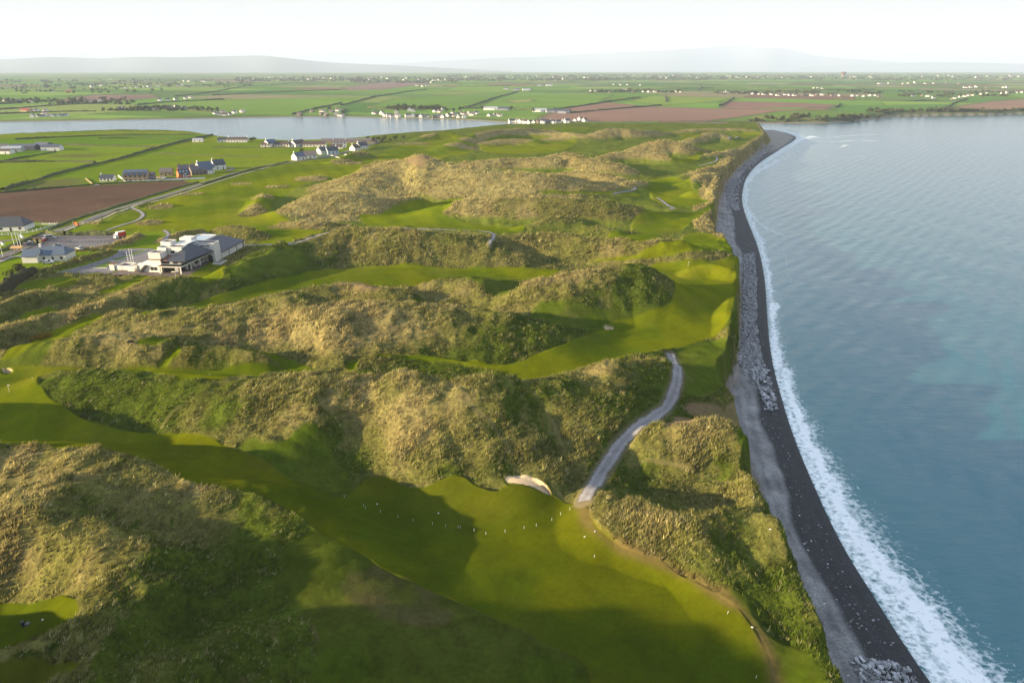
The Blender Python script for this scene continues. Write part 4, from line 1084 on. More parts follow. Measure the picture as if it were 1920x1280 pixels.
# painted bays
def bay_lines(a, b, c, d_, n):
    A = at_list([a, b], PAD_Z); B = at_list([c, d_], PAD_Z)
    m = MB()
    for i in range(n):
        t = i / (n - 1)
        p = A[0] + (A[1] - A[0]) * t; q_ = B[0] + (B[1] - B[0]) * t
        e = (q_ - p); L = np.hypot(*e); nrm = np.array([-e[1], e[0]]) / L * 0.08
        m.poly([(*(p - nrm), PAD_Z + 0.075), (*(q_ - nrm), PAD_Z + 0.075), (*(q_ + nrm), PAD_Z + 0.075), (*(p + nrm), PAD_Z + 0.075)])
    o = m.build('parking_bay_lines', M_WHITELINE); tag(o, kind='structure')
bay_lines((118, 463), (192, 461), (130, 456.5), (202, 455), 11)
bay_lines((136, 452.5), (200, 450), (142, 449), (206, 447.5), 11)
bay_lines((128, 505), (196, 476), (138, 507), (204, 478), 14)

# ------------------------------------------------------------------ materials for buildings
M_CREAM = plain('white_render', (0.66, 0.63, 0.56), 0.85, 0.06, 0.6); M_WHITE = plain('white_wash', (0.70, 0.68, 0.64), 0.85, 0.06, 0.6)
M_SLATE = plain('dark_slate', (0.045, 0.050, 0.062), 0.55, 0.25, 1.5, spec=0.4); M_BSLATE = plain('blue_slate', (0.075, 0.105, 0.150), 0.6, 0.2, 1.5); M_BROWNT = plain('brown_tiles', (0.085, 0.062, 0.055), 0.8, 0.2, 1.5)
M_GSLATE = plain('grey_slate', (0.13, 0.115, 0.115), 0.8, 0.2, 1.5); M_BEIGE = plain('beige_stone', (0.36, 0.28, 0.17), 0.9, 0.2, 1.2); M_ORANGE = plain('orange_render', (0.52, 0.15, 0.05), 0.85, 0.08, 0.6)
M_BRICK = plain('grey_brown_stone', (0.20, 0.165, 0.14), 0.9, 0.2, 1.2); M_GLASS = plain('window_glass', (0.022, 0.028, 0.034), 0.12, 0.1, 1.0, spec=0.6); M_PGLASS = plain('pale_rooflight', (0.36, 0.44, 0.50), 0.3, 0.08, 0.3)
M_BROWN = plain('brown_cladding', (0.15, 0.085, 0.055), 0.8, 0.2, 1.0); M_DARK = plain('dark_metal', (0.03, 0.032, 0.035), 0.5, 0.1, 2.0); M_SHED = plain('blue_grey_sheeting', (0.075, 0.085, 0.115), 0.6, 0.15, 0.5); M_RED = plain('red_sheeting', (0.34, 0.05, 0.035), 0.6, 0.15, 0.5)
M_TIN = plain('pale_sheeting', (0.34, 0.36, 0.38), 0.5, 0.12, 0.4); M_WOOD = plain('weathered_wood', (0.16, 0.12, 0.085), 0.9, 0.25, 3); M_DOOR = plain('dark_door', (0.05, 0.045, 0.05), 0.6); M_WPOST = plain('white_post', (0.78, 0.78, 0.74), 0.6, 0.04)

# ------------------------------------------------------------------ the clubhouse
def clubhouse():
    x0, y0 = at(341, 514, PAD_Z)
    r_ = empty('clubhouse', (float(x0), float(y0), PAD_Z), R(-4.6))
    tag(r_, 'white flat-roofed clubhouse with dark hipped slate roof and columned deck', 'clubhouse')
    def bx(name, x0, x1, y0, y1, z0, z1, m, par=None):
        k = MB(); k.box(x0, x1, y0, y1, z0, z1); return k.build(name, m, par or r_)
    def block(x0, x1, y0, y1, z0, z1, coping=True, roof=M_GSLATE):
        k = bx('wall_block', x0, x1, y0, y1, z0, z1, M_CREAM)
        bx('flat_roof', x0 + .35, x1 - .35, y0 + .35, y1 - .35, z1 - .05, z1 + 0.03, roof, k)
        if coping:
            c = MB()
            c.box(x0 - .04, x1 + .04, y0 - .04, y0 + .3, z1, z1 + .28); c.box(x0 - .04, x1 + .04, y1 - .3, y1 + .04, z1, z1 + .28)
            c.box(x0 - .04, x0 + .3, y0 + .3, y1 - .3, z1, z1 + .28); c.box(x1 - .3, x1 + .04, y0 + .3, y1 - .3, z1, z1 + .28)
            c.build('parapet', M_CREAM, k)
        return k
    # lower floor
    bx('glazed_wall', -8.8, -2.2, 3.2, 26.5, 0, 3.1, M_GLASS)
    for yy in (7.0, 12.5, 18.0, 23.5): bx('pier', -2.35, -1.5, yy, yy + 1.4, 0, 3.1, M_CREAM)
    bx('door_panel', -4.6, -3.0, 3.05, 3.2, 0, 2.6, M_TIN)
    bx('plinth', -2.2, -0.4, 12.0, 25.5, 0, 0.45, M_CREAM); bx('plinth', -6.0, -2.4, 2.2, 3.0, 0, 0.35, M_CREAM)
    wl = MB(); wl.prism([(-20.6, 2.4), (-9.6, 1.6), (-9.6, 9.5), (-20.6, 10.2)], 0, 3.1); wl = wl.build('wall_block', M_CREAM, r_)
    w_ = bx('window', -14.6, -11.6, 1.72, 2.05, 0.9, 2.4, M_GLASS); fr = MB()
    for a in (-14.7, -13.15, -11.65): fr.box(a, a + .1, 1.66, 2.05, .85, 2.45)
    fr.box(-14.7, -11.55, 1.66, 2.05, 2.4, 2.5); fr.box(-14.7, -11.55, 1.66, 2.05, .8, .9); fr.build('frame', M_CREAM, w_)
    st = MB()
    for i in range(14): st.box(-20.2 + i * .24, -19.0 + i * .24, 1.2, 2.35, 0.22 * i, 0.22 * i + 0.22)
    st.build('staircase', M_DARK, r_)
    # deck on columns
    dk = MB(); dk.prism([(-10.0, -0.4), (0.4, -0.4), (1.6, 27.5), (-9.0, 27.5)], 3.1, 3.42); dk = dk.build('deck', M_BROWN, r_)
    fs = MB(); fs.box(-10.05, 0.5, -0.52, -0.4, 2.95, 3.3); fs.prism([(0.42, -0.5), (0.56, -0.5), (1.76, 27.5), (1.62, 27.5)], 2.95, 3.45); fs.build('fascia', M_CREAM, dk)
    for x, y in ((-9.5, 0.1), (-0.2, 0.1), (0.3, 7.5), (0.65, 14.5), (1.0, 21.0), (1.3, 27.0)): 
        k = MB(); k.box(x - .24, x + .24, y - .24, y + .24, 0, 3.1); k.build('column', M_CREAM, r_)
    rl = MB(); rl.prism([(0.40, -0.3), (0.46, -0.3), (1.60, 27.3), (1.54, 27.3)], 3.42, 4.35); rl.box(-8.0, 0.4, -0.36, -0.30, 3.42, 4.35)
    rl = rl.build('railing', M_GLASS, r_)
    hr = MB(); hr.prism([(0.37, -0.4), (0.50, -0.4), (1.64, 27.3), (1.51, 27.3)], 4.35, 4.45); hr.box(-8.0, 0.38, -0.40, -0.27, 4.35, 4.45); hr.build('handrail', M_TIN, rl)
    # upper floor under the hipped roof
    bx('glazed_wall', -7.0, -1.6, 3.6, 24, 3.42, 5.5, M_GLASS)
    for x in (-6.6, -2.9): bx('door_panel', x, x + 1.5, 3.3, 3.58, 3.45, 5.3, M_TIN)
    bx('bench', -4.5, -1.5, 1.5, 2.0, 3.42, 3.9, M_CREAM)
    E = [(-6.6, 0.9, 5.35), (1.5, 1.4, 5.2), (4.2, 21.0, 5.2), (-6.6, 22, 5.35)]; Pk, Qk = (-3.2, 12.0, 9.1), (-2.0, 16.0, 9.3)
    rf_ = MB()
    rf_.poly([E[0], E[1], Pk]); rf_.poly([E[1], E[2], Qk, Pk]); rf_.poly([E[2], E[3], Qk]); rf_.poly([E[3], E[0], Pk, Qk])
    lo = [(x, y, z - .3) for x, y, z in E]
    rf_.poly(lo[::-1])
    for i in range(4): rf_.poly([lo[i], lo[(i + 1) % 4], E[(i + 1) % 4], E[i]])
    rf_.build('hipped_roof', M_SLATE, r_)
    cn = MB(); cn.poly([(-10.2, 3.6, 5.2), (-6.4, 1.6, 4.9), (-6.4, 8.5, 6.0), (-10.2, 8.5, 6.0)]); cn.poly([(-10.2, 3.6, 5.05), (-10.2, 8.5, 5.85), (-6.4, 8.5, 5.85), (-6.4, 1.6, 4.75)])
    cn.poly([(-10.2, 3.6, 5.05), (-6.4, 1.6, 4.75), (-6.4, 1.6, 4.9), (-10.2, 3.6, 5.2)]); cn.build('canopy_roof', M_BROWN, r_)
    # white blocks
    block(-15.0, -10.4, 3.0, 9.4, 3.1, 5.3, False, M_CREAM)
    bx('eave_band', -15.6, -9.6, 2.6, 9.6, 5.3, 5.62, M_BROWN)
    block(-15.3, -10.0, 2.9, 8.2, 5.62, 8.0, True)
    block(-14.2, -10.2, 8.3, 12.6, 5.6, 9.0, True, M_BSLATE)
    k = block(-9.9, -3.6, 9.0, 14, 3.1, 9.2, True)
    bx('window', -8.6, -7.0, 8.9, 9.05, 6.6, 8.0, M_GLASS, k); bx('window', -5.4, -3.9, 8.9, 9.05, 6.4, 7.2, M_GLASS, k)
    block(-17.0, -12.4, 16.0, 21.0, 0, 9.6, True)
    sky_ = MB(); sky_.poly([(-12, 14.2, 8.6), (-3.5, 14.2, 9.6), (-3.5, 24, 9.6), (-12, 24, 8.6)]); sky_.box(-12, -3.5, 14.2, 24, 3.1, 8.5); sky_.build('rooflight', M_PGLASS, r_)
    block(-11.5, -6.0, 22.0, 27.0, 8.4, 10.4, False, M_CREAM)
    k = block(-6.0, 4.6, 21.2, 26.5, 0, 8.2, True)
    for x in (-1.6, 0.8): bx('window', x, x + 1.9, 21.05, 21.25, 6.9, 7.3, M_GLASS, k)
    # long single-storey wing
    wg = MB(); wg.box(-6, 4.9, 26.6, 48.5, 0, 3.1); wg = wg.build('wing_wall', M_CREAM, r_)
    for yy in (33.5, 41.0, 48.0): bx('downpipe', 4.85, 5.05, yy, yy + .25, 0, 3.1, M_DARK, wg)
    wr_ = MB(); wr_.prism([(-6.4, 26.6), (5.6, 26.6), (5.6, 49.2), (-6.4, 49.2)], [5.6, 3.0, 3.0, 5.6], [5.95, 3.35, 3.35, 5.95]); wr_.build('wing_roof', M_SLATE, r_)
    bx('wing_post', 5.2, 5.5, 48.6, 48.9, 0, 3.1, M_CREAM)
    block(-15.5, -6.45, 27.2, 46, 0, 6.4, True, M_PGLASS)
    # stair and white trough at the far end of the deck
    s2 = MB()
    for i in range(12): s2.box(1.9, 3.3, 20.0 + i * .3, 20.3 + i * .3, 0, 3.2 - .26 * i)
    s2.build('staircase', M_DARK, r_)
    tr = MB(); tr.box(5.6, 9.4, 16.0, 22.0, 0, .55); tr = tr.build('planter', M_CREAM, r_); bx('soil', 5.9, 9.1, 16.3, 21.7, .5, .58, M_BRICK, tr)
    # low annexe with walled yard
    an = MB(); an.box(-34.5, -32.4, 3.6, 6.2, 0, 2.6); an.box(-31.8, -26.0, 4.0, 4.4, 0, 1.9); an.box(-31.8, -31.4, 4.4, 9.5, 0, 1.9); an.box(-26.4, -26.0, 4.4, 9.5, 0, 1.9); an.box(-31.8, -26.0, 9.5, 9.9, 0, 1.9); an.box(-25.6, -22.6, 2.4, 5.0, 0, 1.7)
    an = an.build('annexe', M_CREAM, r_); bx('flat_roof', -31.3, -26.5, 4.5, 9.4, 1.3, 1.5, M_GSLATE, an); bx('cap', -34.7, -32.2, 3.4, 6.4, 2.6, 2.9, M_BROWN, an)
    w3 = MB(); w3.prism([(-22.4, 6.0), (-20.8, 2.0), (-20.6, 6.0)], 0, 2.9); w3.build('wall_block', M_CREAM, r_)
clubhouse()

# ------------------------------------------------------------------ houses
def house(label, loc, L, D, h, rh, rz, wm, rm, win=4, chim=1, dorm=0, hip=0.0, group=None, annex=None, gwin=True, name='house', storeys=1, skyl=0, cat='house'):
    r_ = empty(name, loc, rz)
    tag(r_, label, cat, group)
    def body(x0, x1, y0, y1, h, rh, hip, par, sfx=''):
        yc = (y0 + y1) / 2
        wb = MB()
        if hip: wb.box(x0, x1, y0, y1, -0.6, h)
        else:
            g = [(y0, -0.6), (y1, -0.6), (y1, h), (yc, h + rh), (y0, h)]
            n = len(wb.v)
            wb.v += [(x0, y, z) for y, z in g] + [(x1, y, z) for y, z in g]
            wb.f += [(n, n + 1, n + 2, n + 3, n + 4), (n + 9, n + 8, n + 7, n + 6, n + 5)] + [(n + i, n + (i + 1) % 5, n + 5 + (i + 1) % 5, n + 5 + i) for i in range(5)]
            wb.m += [0] * 7
        wb.build('wall', wm, par)
        rb = MB(); o = 0.35; t = 0.22
        e = h - o * rh / (D / 2) * 0.8 + 0.05
        xa, xb = x0 - o * .6, x1 + o * .6
        ra, rb_ = xa + hip, xb - hip
        for s in (-1, 1):
            ye = y0 - o if s < 0 else y1 + o
            top = [(xa, ye, e + t), (xb, ye, e + t), (rb_, yc, h + rh + t), (ra, yc, h + rh + t)]
            bot = [(x, y, z - t) for x, y, z in top]
            rb.poly(top if s < 0 else top[::-1]); rb.poly(bot[::-1] if s < 0 else bot)
            rb.poly([bot[0], bot[1], top[1], top[0]])
            if not hip:
                rb.poly([bot[0], top[0], top[3], bot[3]]); rb.poly([bot[1], bot[2], top[2], top[1]])
        if hip:
            for x, rx in ((xa, ra), (xb, rb_)):
                rb.poly([(x, y0 - o, e + t), (rx, yc, h + rh + t), (x, y1 + o, e + t)])
                rb.poly([(x, y0 - o, e), (x, y1 + o, e), (x, y1 + o, e + t), (x, y0 - o, e + t)])
        return rb.build('roof', rm, par)
    rf_ = body(-L / 2, L / 2, -D / 2, D / 2, h, rh, hip, r_)
    for i in range(chim):
        cx = (-L / 2 + 0.7 + hip) if i == 0 else (L / 2 - 0.7 - hip)
        c = MB(); c.box(cx - .45, cx + .45, -.4, .4, h + rh - .8, h + rh + 1.3); c.box(cx - .5, cx + .5, -.45, .45, h + rh + 1.3, h + rh + 1.45); c.build('chimney', wm, rf_)
    for i in range(dorm):
        x = -L / 2 + L * (i + .5) / dorm
        d = MB(); w2 = 1.25
        d.prism([(x - w2, -D / 2 - 0.02), (x + w2, -D / 2 - 0.02), (x + w2, -D / 2 + 1.8), (x - w2, -D / 2 + 1.8)], h - .1, h + .9)
        d.poly([(x - w2, -D / 2 - .02, h + .9), (x + w2, -D / 2 - .02, h + .9), (x, -D / 2 - .02, h + 2.1)])
        d = d.build('dormer', wm, rf_)
        for s in (-1, 1):
            q_ = MB(); q_.poly([(x, -D / 2 - .25, h + 2.2), (x + s * (w2 + .2), -D / 2 - .25, h + .8), (x + s * (w2 + .2), -D / 2 + 2.2, h + .8), (x, -D / 2 + 2.6, h + 2.2)])
            q_.poly([(x, -D / 2 - .25, h + 2.05), (x, -D / 2 + 2.6, h + 2.05), (x + s * (w2 + .2), -D / 2 + 2.2, h + .65), (x + s * (w2 + .2), -D / 2 - .25, h + .65)])
            q_.build('dormer_roof', rm, rf_)
    for st_ in range(storeys):
        z0 = 0.9 + st_ * 2.7
        for i in range(win):
            x = -L / 2 + L * (i + .5) / win
            if st_ == 0 and i == win // 2:
                k = MB(); k.box(x - .5, x + .5, -D / 2 - .05, -D / 2 + .1, 0, 2.1); k.build('door', M_DOOR, r_)
            else:
                k = MB(); k.box(x - .6, x + .6, -D / 2 - .05, -D / 2 + .1, z0, z0 + 1.25); k.build('window', M_GLASS, r_)
    if gwin and not hip:
        k = MB(); k.box(-L / 2 - .05, -L / 2 + .1, -.5, .5, h * .62, h * .62 + 1.1); k.build('window', M_GLASS, r_)
    for i in range(skyl):
        x = -L / 2 + L * (i + .7) / (skyl + .6)
        sl_ = rh / (D / 2)
        y = -D / 4; z = h + rh / 2 + .32
        k = MB(); k.poly([(x - .45, y - .6, z - .6 * sl_), (x + .45, y - .6, z - .6 * sl_), (x + .45, y + .6, z + .6 * sl_), (x - .45, y + .6, z + .6 * sl_)])
        k.poly([(x - .45, y - .6, z - .6 * sl_ - .1), (x - .45, y + .6, z + .6 * sl_ - .1), (x + .45, y + .6, z + .6 * sl_ - .1), (x + .45, y - .6, z - .6 * sl_ - .1)]); k.build('skylight', M_PGLASS, rf_)
    if annex:
        (ax, ay, aL, aD, ah, arh) = annex
        a_ = empty('annexe', (ax, ay, 0), 0, r_)
        body(-aL / 2, aL / 2, -aD / 2, aD / 2, ah, arh, 0, a_)
    return r_
NEAR_H = [
 # px, py (foot of the front wall), L, D, wall h, roof h, turn, wall, roof, options, label
 (12, 434, 19, 11, 2.8, 4.2, 8, M_WHITE, M_SLATE, dict(hip=3.5, win=4, chim=1), 'white bungalow with dark hipped roof at the edge of the brown field'),
 (92, 490, 15, 9, 2.9, 2.8, 6, M_CREAM, M_BSLATE, dict(hip=2.2, win=4, chim=1, annex=(-6.8, -3.0, 6.5, 7.5, 2.9, 2.4)), 'cream bungalow with blue-grey roofs and a low front terrace'),
 (200, 340, 10.5, 6.5, 2.6, 2.2, 8, M_WHITE, M_SLATE, dict(win=4, chim=1), 'small white cottage with black roof at the left of the field wall'),
 (255, 341, 17.5, 9, 5.3, 3.6, 12, M_BEIGE, M_BSLATE, dict(win=5, dorm=4, chim=0, storeys=2), 'long beige two-storey house with four pointed dormers'),
 (282, 338, 6, 6.5, 4.0, 2.2, 12, M_BRICK, M_GSLATE, dict(win=2, chim=1), 'low grey stone house attached beyond the beige dormered house'),
 (311, 330, 9.5, 7.5, 3.2, 2.8, 10, M_BEIGE, M_GSLATE, dict(win=3, chim=0), 'small beige house with plain grey-brown roof'),
 (348, 334, 9.0, 8.0, 3.4, 3.4, 40, M_ORANGE, M_SLATE, dict(win=2, chim=1, skyl=3), 'bright orange house with black roof and white skylights'),
 (352, 326, 13, 8.5, 3.6, 3.6, 30, M_BRICK, M_GSLATE, dict(win=3, chim=2), 'grey-brown house with purple slate roof behind the orange house'),
 (374, 328, 12, 8.5, 3.8, 3.5, 38, M_BRICK, M_GSLATE, dict(win=4, chim=1), 'stone-fronted house between orange house and tall white gable'),
 (390, 326, 12.5, 9.5, 5.0, 4.8, 50, M_WHITE, M_BSLATE, dict(win=3, chim=1, storeys=2, annex=(1.0, -5.2, 4.0, 3.5, 3.2, 2.2)), 'tall white gabled house with blue slate roof and big chimney'),
 (414, 318, 10.5, 9, 4.2, 4.2, 45, M_WHITE, M_SLATE, dict(win=2, chim=1, storeys=2, annex=(-6.3, -2.0, 5, 4.5, 2.8, 2.4)), 'white gabled house with a small gabled porch, last of its row'),
 (417, 267, 11, 7, 3, 2.4, 15, M_WHITE, M_SLATE, dict(win=3, chim=1), 'small white cottage by the river edge left of the long white one'),
 (445, 267, 24, 8, 3.2, 2.6, 4, M_WHITE, M_BROWNT, dict(win=7, chim=2), 'long white cottage with brown roof by the river edge'),
 (498, 276, 11, 7, 2.8, 2.0, 5, M_CREAM, M_BROWNT, dict(win=3, chim=0), 'low cream house with reddish base beside the blue-grey roofed gable'),
 (512, 275, 12, 9, 3.6, 4.2, 55, M_WHITE, M_BSLATE, dict(win=3, chim=1), 'white gabled house with blue-grey roof near the river'),
 (531, 275, 20, 8, 2.6, 3.0, 3, M_CREAM, M_BROWNT, dict(win=6, chim=0), 'wide low bungalow with dark brown roof near the river'),
 (551, 276, 11, 8, 3.0, 2.8, 20, M_WHITE, M_SLATE, dict(win=3, chim=1), 'white cottage with dark roof left of the big pointed gable'),
 (564, 275, 16, 9, 3.6, 3.8, 60, M_WHITE, M_BROWNT, dict(win=4, chim=1), 'white house with wide pointed gable near the river'),
 (589, 275.5, 26, 9, 2.8, 3.2, 4, M_CREAM, M_BROWNT, dict(win=7, chim=0), 'longest brown-roofed bungalow of the riverside row'),
 (637, 277, 15, 9, 5.6, 2.6, 10, M_WHITE, M_GSLATE, dict(win=4, chim=2, storeys=2), 'tall white two-storey house with two chimneys near the river'),
 (630, 279.5, 14, 6, 2.6, 2.2, 4, M_WHITE, M_BROWNT, dict(win=4, chim=0), 'low dark-roofed annexe in front of the tall white house'),
 (609, 289, 10, 8, 3.4, 3.8, 58, M_WHITE, M_SLATE, dict(win=2, chim=1), 'white gabled house with dark roof left of the pale blue house'),
 (625, 289, 12, 8, 3.6, 3.6, 35, plain('pale_blue_render', (0.50, 0.58, 0.66), 0.85), M_SLATE, dict(win=3, chim=2), 'pale blue house with dark roof by the village road'),
 (565, 300, 11, 8, 3.4, 3.6, 55, M_CREAM, M_BSLATE, dict(win=2, chim=1), 'cream gabled house with blue roof nearest the dunes'),
 (582, 297, 12, 8, 3.2, 3.6, 12, M_WHITE, M_GSLATE, dict(win=3, chim=0), 'white house with grey roof beside the cream gable'),
 (671, 283, 9, 8, 3.2, 3.4, 60, M_CREAM, M_BROWNT, dict(win=2, chim=1), 'cream gabled cottage at the end of the village road'),
 (683, 279.5, 12, 8, 3.6, 3.6, 50, M_WHITE, M_SLATE, dict(win=3, chim=1), 'white gabled cottage at the foot of the dunes, last in the village'),
]
sp = spots([(a[0], a[1]) for a in NEAR_H])
for a, (x, y, z) in zip(NEAR_H, sp):
    px, py, L, D, h, rh, turn, wm, rm, kw, lab = a
    rz = R(turn)
    ox, oy = -math.sin(rz) * D / 2, math.cos(rz) * D / 2
    house(lab, (x + ox, y + oy, gz(x + ox, y + oy)), L, D, h, rh, rz, wm, rm, **kw)
# farm sheds at the far left, long barn by the river
SHEDS = [
 (48, 281, 26, 12, 4, 2.2, 6, M_SHED, M_SHED, 'large blue-grey farm shed in the middle of the left farmyard', 'barn'),
 (84, 280, 20, 12, 5, 2.6, -20, M_SHED, M_SHED, 'dark blue shed with lean-to at the right of the left farmyard', 'barn'),
 (99, 282, 19, 11, 4, 2.4, 8, M_WHITE, M_SHED, 'white-walled shed with blue roof beside the left farmyard', 'barn'),
 (25, 284, 20, 10, 3.5, 2, 10, M_TIN, M_TIN, 'pale grey tin shed in front of the left farmyard', 'barn'),
 (8, 288, 18, 9, 3, 1.8, 0, M_WHITE, M_BROWNT, 'low white farm shed with brown roof at the left farmyard', 'barn'),
 (6, 279, 12, 8, 3, 2.4, 12, M_WHITE, M_GSLATE, 'white farmhouse at the left end of the farmyard', 'farmhouse'),
 (372, 266, 12, 7, 2.6, 1.6, 5, M_WHITE, M_TIN, 'white cabin by the hedge at the end of the field lane', 'cabin'),
 (655, 268, 66, 10, 3.0, 2.2, 2, M_BRICK, M_GSLATE, 'very long low grey-roofed barn along the river bank', 'barn'),
]
sp = spots([(a[0], a[1]) for a in SHEDS])
for a, (x, y, z) in zip(SHEDS, sp):
    px, py, L, D, h, rh, turn, wm, rm, lab, cat = a
    house(lab, (x, y, z), L, D, h, rh, R(turn), wm, rm, win=2, chim=0, gwin=False, name='farm_shed', cat=cat)
# ------------------------------------------------------------------ houses across the river: too small to show their parts
def far_house_mesh(k, L, D, h, rh, wm, rm):
    m = MB()
    g = [(-D / 2, -2), (D / 2, -2), (D / 2, h), (0, h + rh), (-D / 2, h)]
    m.v += [(-L / 2, y, z) for y, z in g] + [(L / 2, y, z) for y, z in g]
    m.f += [(4, 3, 2, 1, 0), (5, 6, 7, 8, 9)] + [(0, 5, 9, 4), (1, 2, 7, 6)]; m.m += [0] * 4
    e = 0.3
    for s in (-1, 1):
        m.poly([(-L / 2 - e, s * (D / 2 + e), h - e * rh / D), (L / 2 + e, s * (D / 2 + e), h - e * rh / D), (L / 2 + e, 0, h + rh + .15), (-L / 2 - e, 0, h + rh + .15)], 1)
    m.box(-L / 2 + .3, -L / 2 + 1.2, -.4, .4, h + rh - .5, h + rh + 1.1, 0)
    # a porch wing breaks the outline
    m.prism([(L * .05, -D / 2 - 2), (L * .32, -D / 2 - 2), (L * .32, -D / 2), (L * .05, -D / 2)], -2, h * .8, 0)
    m.prism([(L * .05 - .2, -D / 2 - 2.2), (L * .32 + .2, -D / 2 - 2.2), (L * .32 + .2, -D / 2), (L * .05 - .2, -D / 2)], [h * .8] * 4, [h * .8 + .3, h * .8 + .3, h * .8 + 1.2, h * .8 + 1.2], 1)
    return m.mesh('house', [wm, rm])
FM = [far_house_mesh(0, 14, 8, 3.2, 3.0, M_WHITE, M_SLATE), far_house_mesh(1, 17, 8, 3.0, 2.8, M_WHITE, M_GSLATE), far_house_mesh(2, 11, 9, 5.2, 3.4, M_WHITE, M_SLATE), far_house_mesh(3, 13, 8, 3.4, 3.2, M_CREAM, M_BROWNT), far_house_mesh(4, 12, 8, 3.2, 3.2, M_BRICK, M_GSLATE), far_house_mesh(5, 14, 9, 4.6, 3.4, M_CREAM, M_GSLATE)]
BARN = [far_house_mesh(6, 34, 14, 5, 3.0, M_WHITE, M_TIN), far_house_mesh(7, 28, 13, 5, 3.0, M_TIN, M_SHED), far_house_mesh(8, 24, 12, 4.5, 2.6, M_BEIGE, M_RED)]
ORD = ['first', 'second', 'third', 'fourth', 'fifth', 'sixth', 'seventh', 'eighth', 'ninth', 'tenth', 'eleventh', 'twelfth', 'thirteenth', 'fourteenth', 'fifteenth', 'sixteenth', 'seventeenth', 'eighteenth', 'nineteenth', 'twentieth', 'twenty-first', 'twenty-second', 'twenty-third', 'twenty-fourth', 'twenty-fifth', 'twenty-sixth', 'twenty-seventh', 'twenty-eighth', 'twenty-ninth', 'thirtieth', 'thirty-first', 'thirty-second', 'thirty-third', 'thirty-fourth', 'thirty-fifth', 'thirty-sixth']
CL = {
 'far-left riverside hamlet': [(62, 220.5), (72, 219.5), (82, 219), (92, 218.5), (100, 219), (112, 218.5), (123, 218), (84, 216)],
 'far-left bank farms': [(55, 209), (68, 208.5), (86, 209), (36, 191), (58, 192.5), (140, 191.5), (165, 191), (185, 190)],
 'far-left hillside row': [(226, 206), (233, 206), (291, 206), (318, 203.5), (330, 203), (345, 204), (300, 189.5), (315, 188.5), (330, 187.5), (348, 186), (358, 184.5)],
 'tree-side farm cluster': [(404, 214), (413, 216), (422, 217), (430, 216), (440, 213), (455, 211), (418, 213)],
 'grey waterside estate': [(562, 217), (585, 211), (605, 210), (603, 215), (622, 211), (634, 209), (612, 217), (630, 215.5), (639, 217.5)],
 'waterside village': [(703, 214), (709, 214.5), (716, 215), (724, 218), (730, 219), (738, 219.5), (746, 219.5), (743, 212), (760, 203), (768, 208.5), (775, 210), (765, 219.5), (774, 219.5), (783, 219), (791, 219.5), (801, 219.5), (817, 210.5), (825, 211), (830, 206), (815, 221), (823, 220), (831, 220.5), (841, 219), (850, 219), (858, 216.5),
    (848, 216), (866, 214), (873, 216), (880, 216), (893, 214.5), (860, 221), (870, 221.5), (885, 217)],
 'trio right of the village': [(917, 218), (928, 217.5), (936, 218)],
 'pier hamlet': [(960, 229), (969, 228), (977, 228.5), (985, 230), (993, 231), (1001, 231), (1009, 231), (1018, 231.5), (1027, 230.5), (1037, 230.5), (1047, 230), (1055, 229), (1063, 230.5), (1078, 228), (1087, 227), (1096, 228)],
 'middle lane row': [(1107, 172), (1117, 172), (1127, 172.5), (1143, 174), (1168, 170), (1174, 170), (1187, 173), (1205, 173), (1215, 173.5), (1228, 173.5), (1240, 173.5), (1252, 173.5), (1266, 173.5), (1275, 173.5), (1150, 159.5), (1163, 160), (1176, 160), (1200, 160.5)],
 'long right-hand lane row': [(1355, 174), (1363, 174), (1385, 175.5), (1394, 176), (1410, 177), (1422, 177.5), (1432, 178), (1446, 178.5), (1458, 180), (1472, 178.5), (1482, 179.5), (1490, 180), (1503, 180), (1511, 180), (1522, 180.5), (1531, 179.5), (1541, 179), (1560, 180.5), (1573, 180.5), (1597, 181), (1606, 181), (1618, 181.5), (1630, 180.5), (1640, 180), (1648, 182.5)],
 'far-right lane row': [(1706, 180.5), (1713, 181), (1728, 180.5), (1740, 181.5), (1750, 184.5), (1783, 187), (1790, 185), (1800, 183), (1808, 182), (1815, 180.5), (1823, 179.5), (1838, 177.5), (1850, 176.5), (1880, 176), (1888, 175.5), (1897, 175), (1905, 174.5), (1915, 174)],
 'right upland': [(1648, 158), (1655, 158), (1665, 157), (1674, 157), (1692, 158), (1702, 157), (1715, 156), (1735, 157.5), (1750, 157), (1775, 155.5), (1798, 158), (1810, 165), (1820, 164.5), (1830, 164), (1848, 166), (1880, 165), (1888, 164.5), (1525, 166), (1533, 165.5), (1542, 166.5)],
 'left upland': [(100, 173), (130, 172), (173, 164), (190, 161.5), (228, 166), (236, 166), (245, 165.5), (256, 165), (270, 164), (280, 163.5), (296, 162.5), (315, 161.5), (335, 161.5), (343, 160), (356, 159.5), (10, 190), (38, 161), (385, 154), (420, 153)],
 'crossroads village': [(795, 154), (802, 150), (808, 156), (815, 152), (822, 151), (828, 154), (800, 161), (792, 163), (812, 147.5), (782, 161), (835, 150)],
}
FAR_BARNS = [(1012, 210, 0, 'long white barn beside the brown fields across the river'), (1035, 211, 1, 'middle grey barn beside the brown fields across the river'), (1057, 212.5, 1, 'blue-roofed barn at the edge of the brown field across the river'), (920, 206.5, 0, 'long white barn on the slope right of the waterside village'), (945, 207, 1, 'grey barn next to the white barn above the waterside village'),
 (950, 168, 1, 'dark barn in the large farm among green fields'), (968, 169.5, 1, 'widest dark barn in the large farm among green fields'), (987, 170, 0, 'white-walled barn at the right of the large farm'), (1012, 161, 1, 'grey barn of the farm by the hedge, left one'), (1030, 161.5, 0, 'pale barn of the farm by the hedge, right one'), (130, 173, 2, 'reddish barn on the left upland'), (50, 209.5, 2, 'sandy-walled barn on the left far bank')]
frng = random.Random(5)
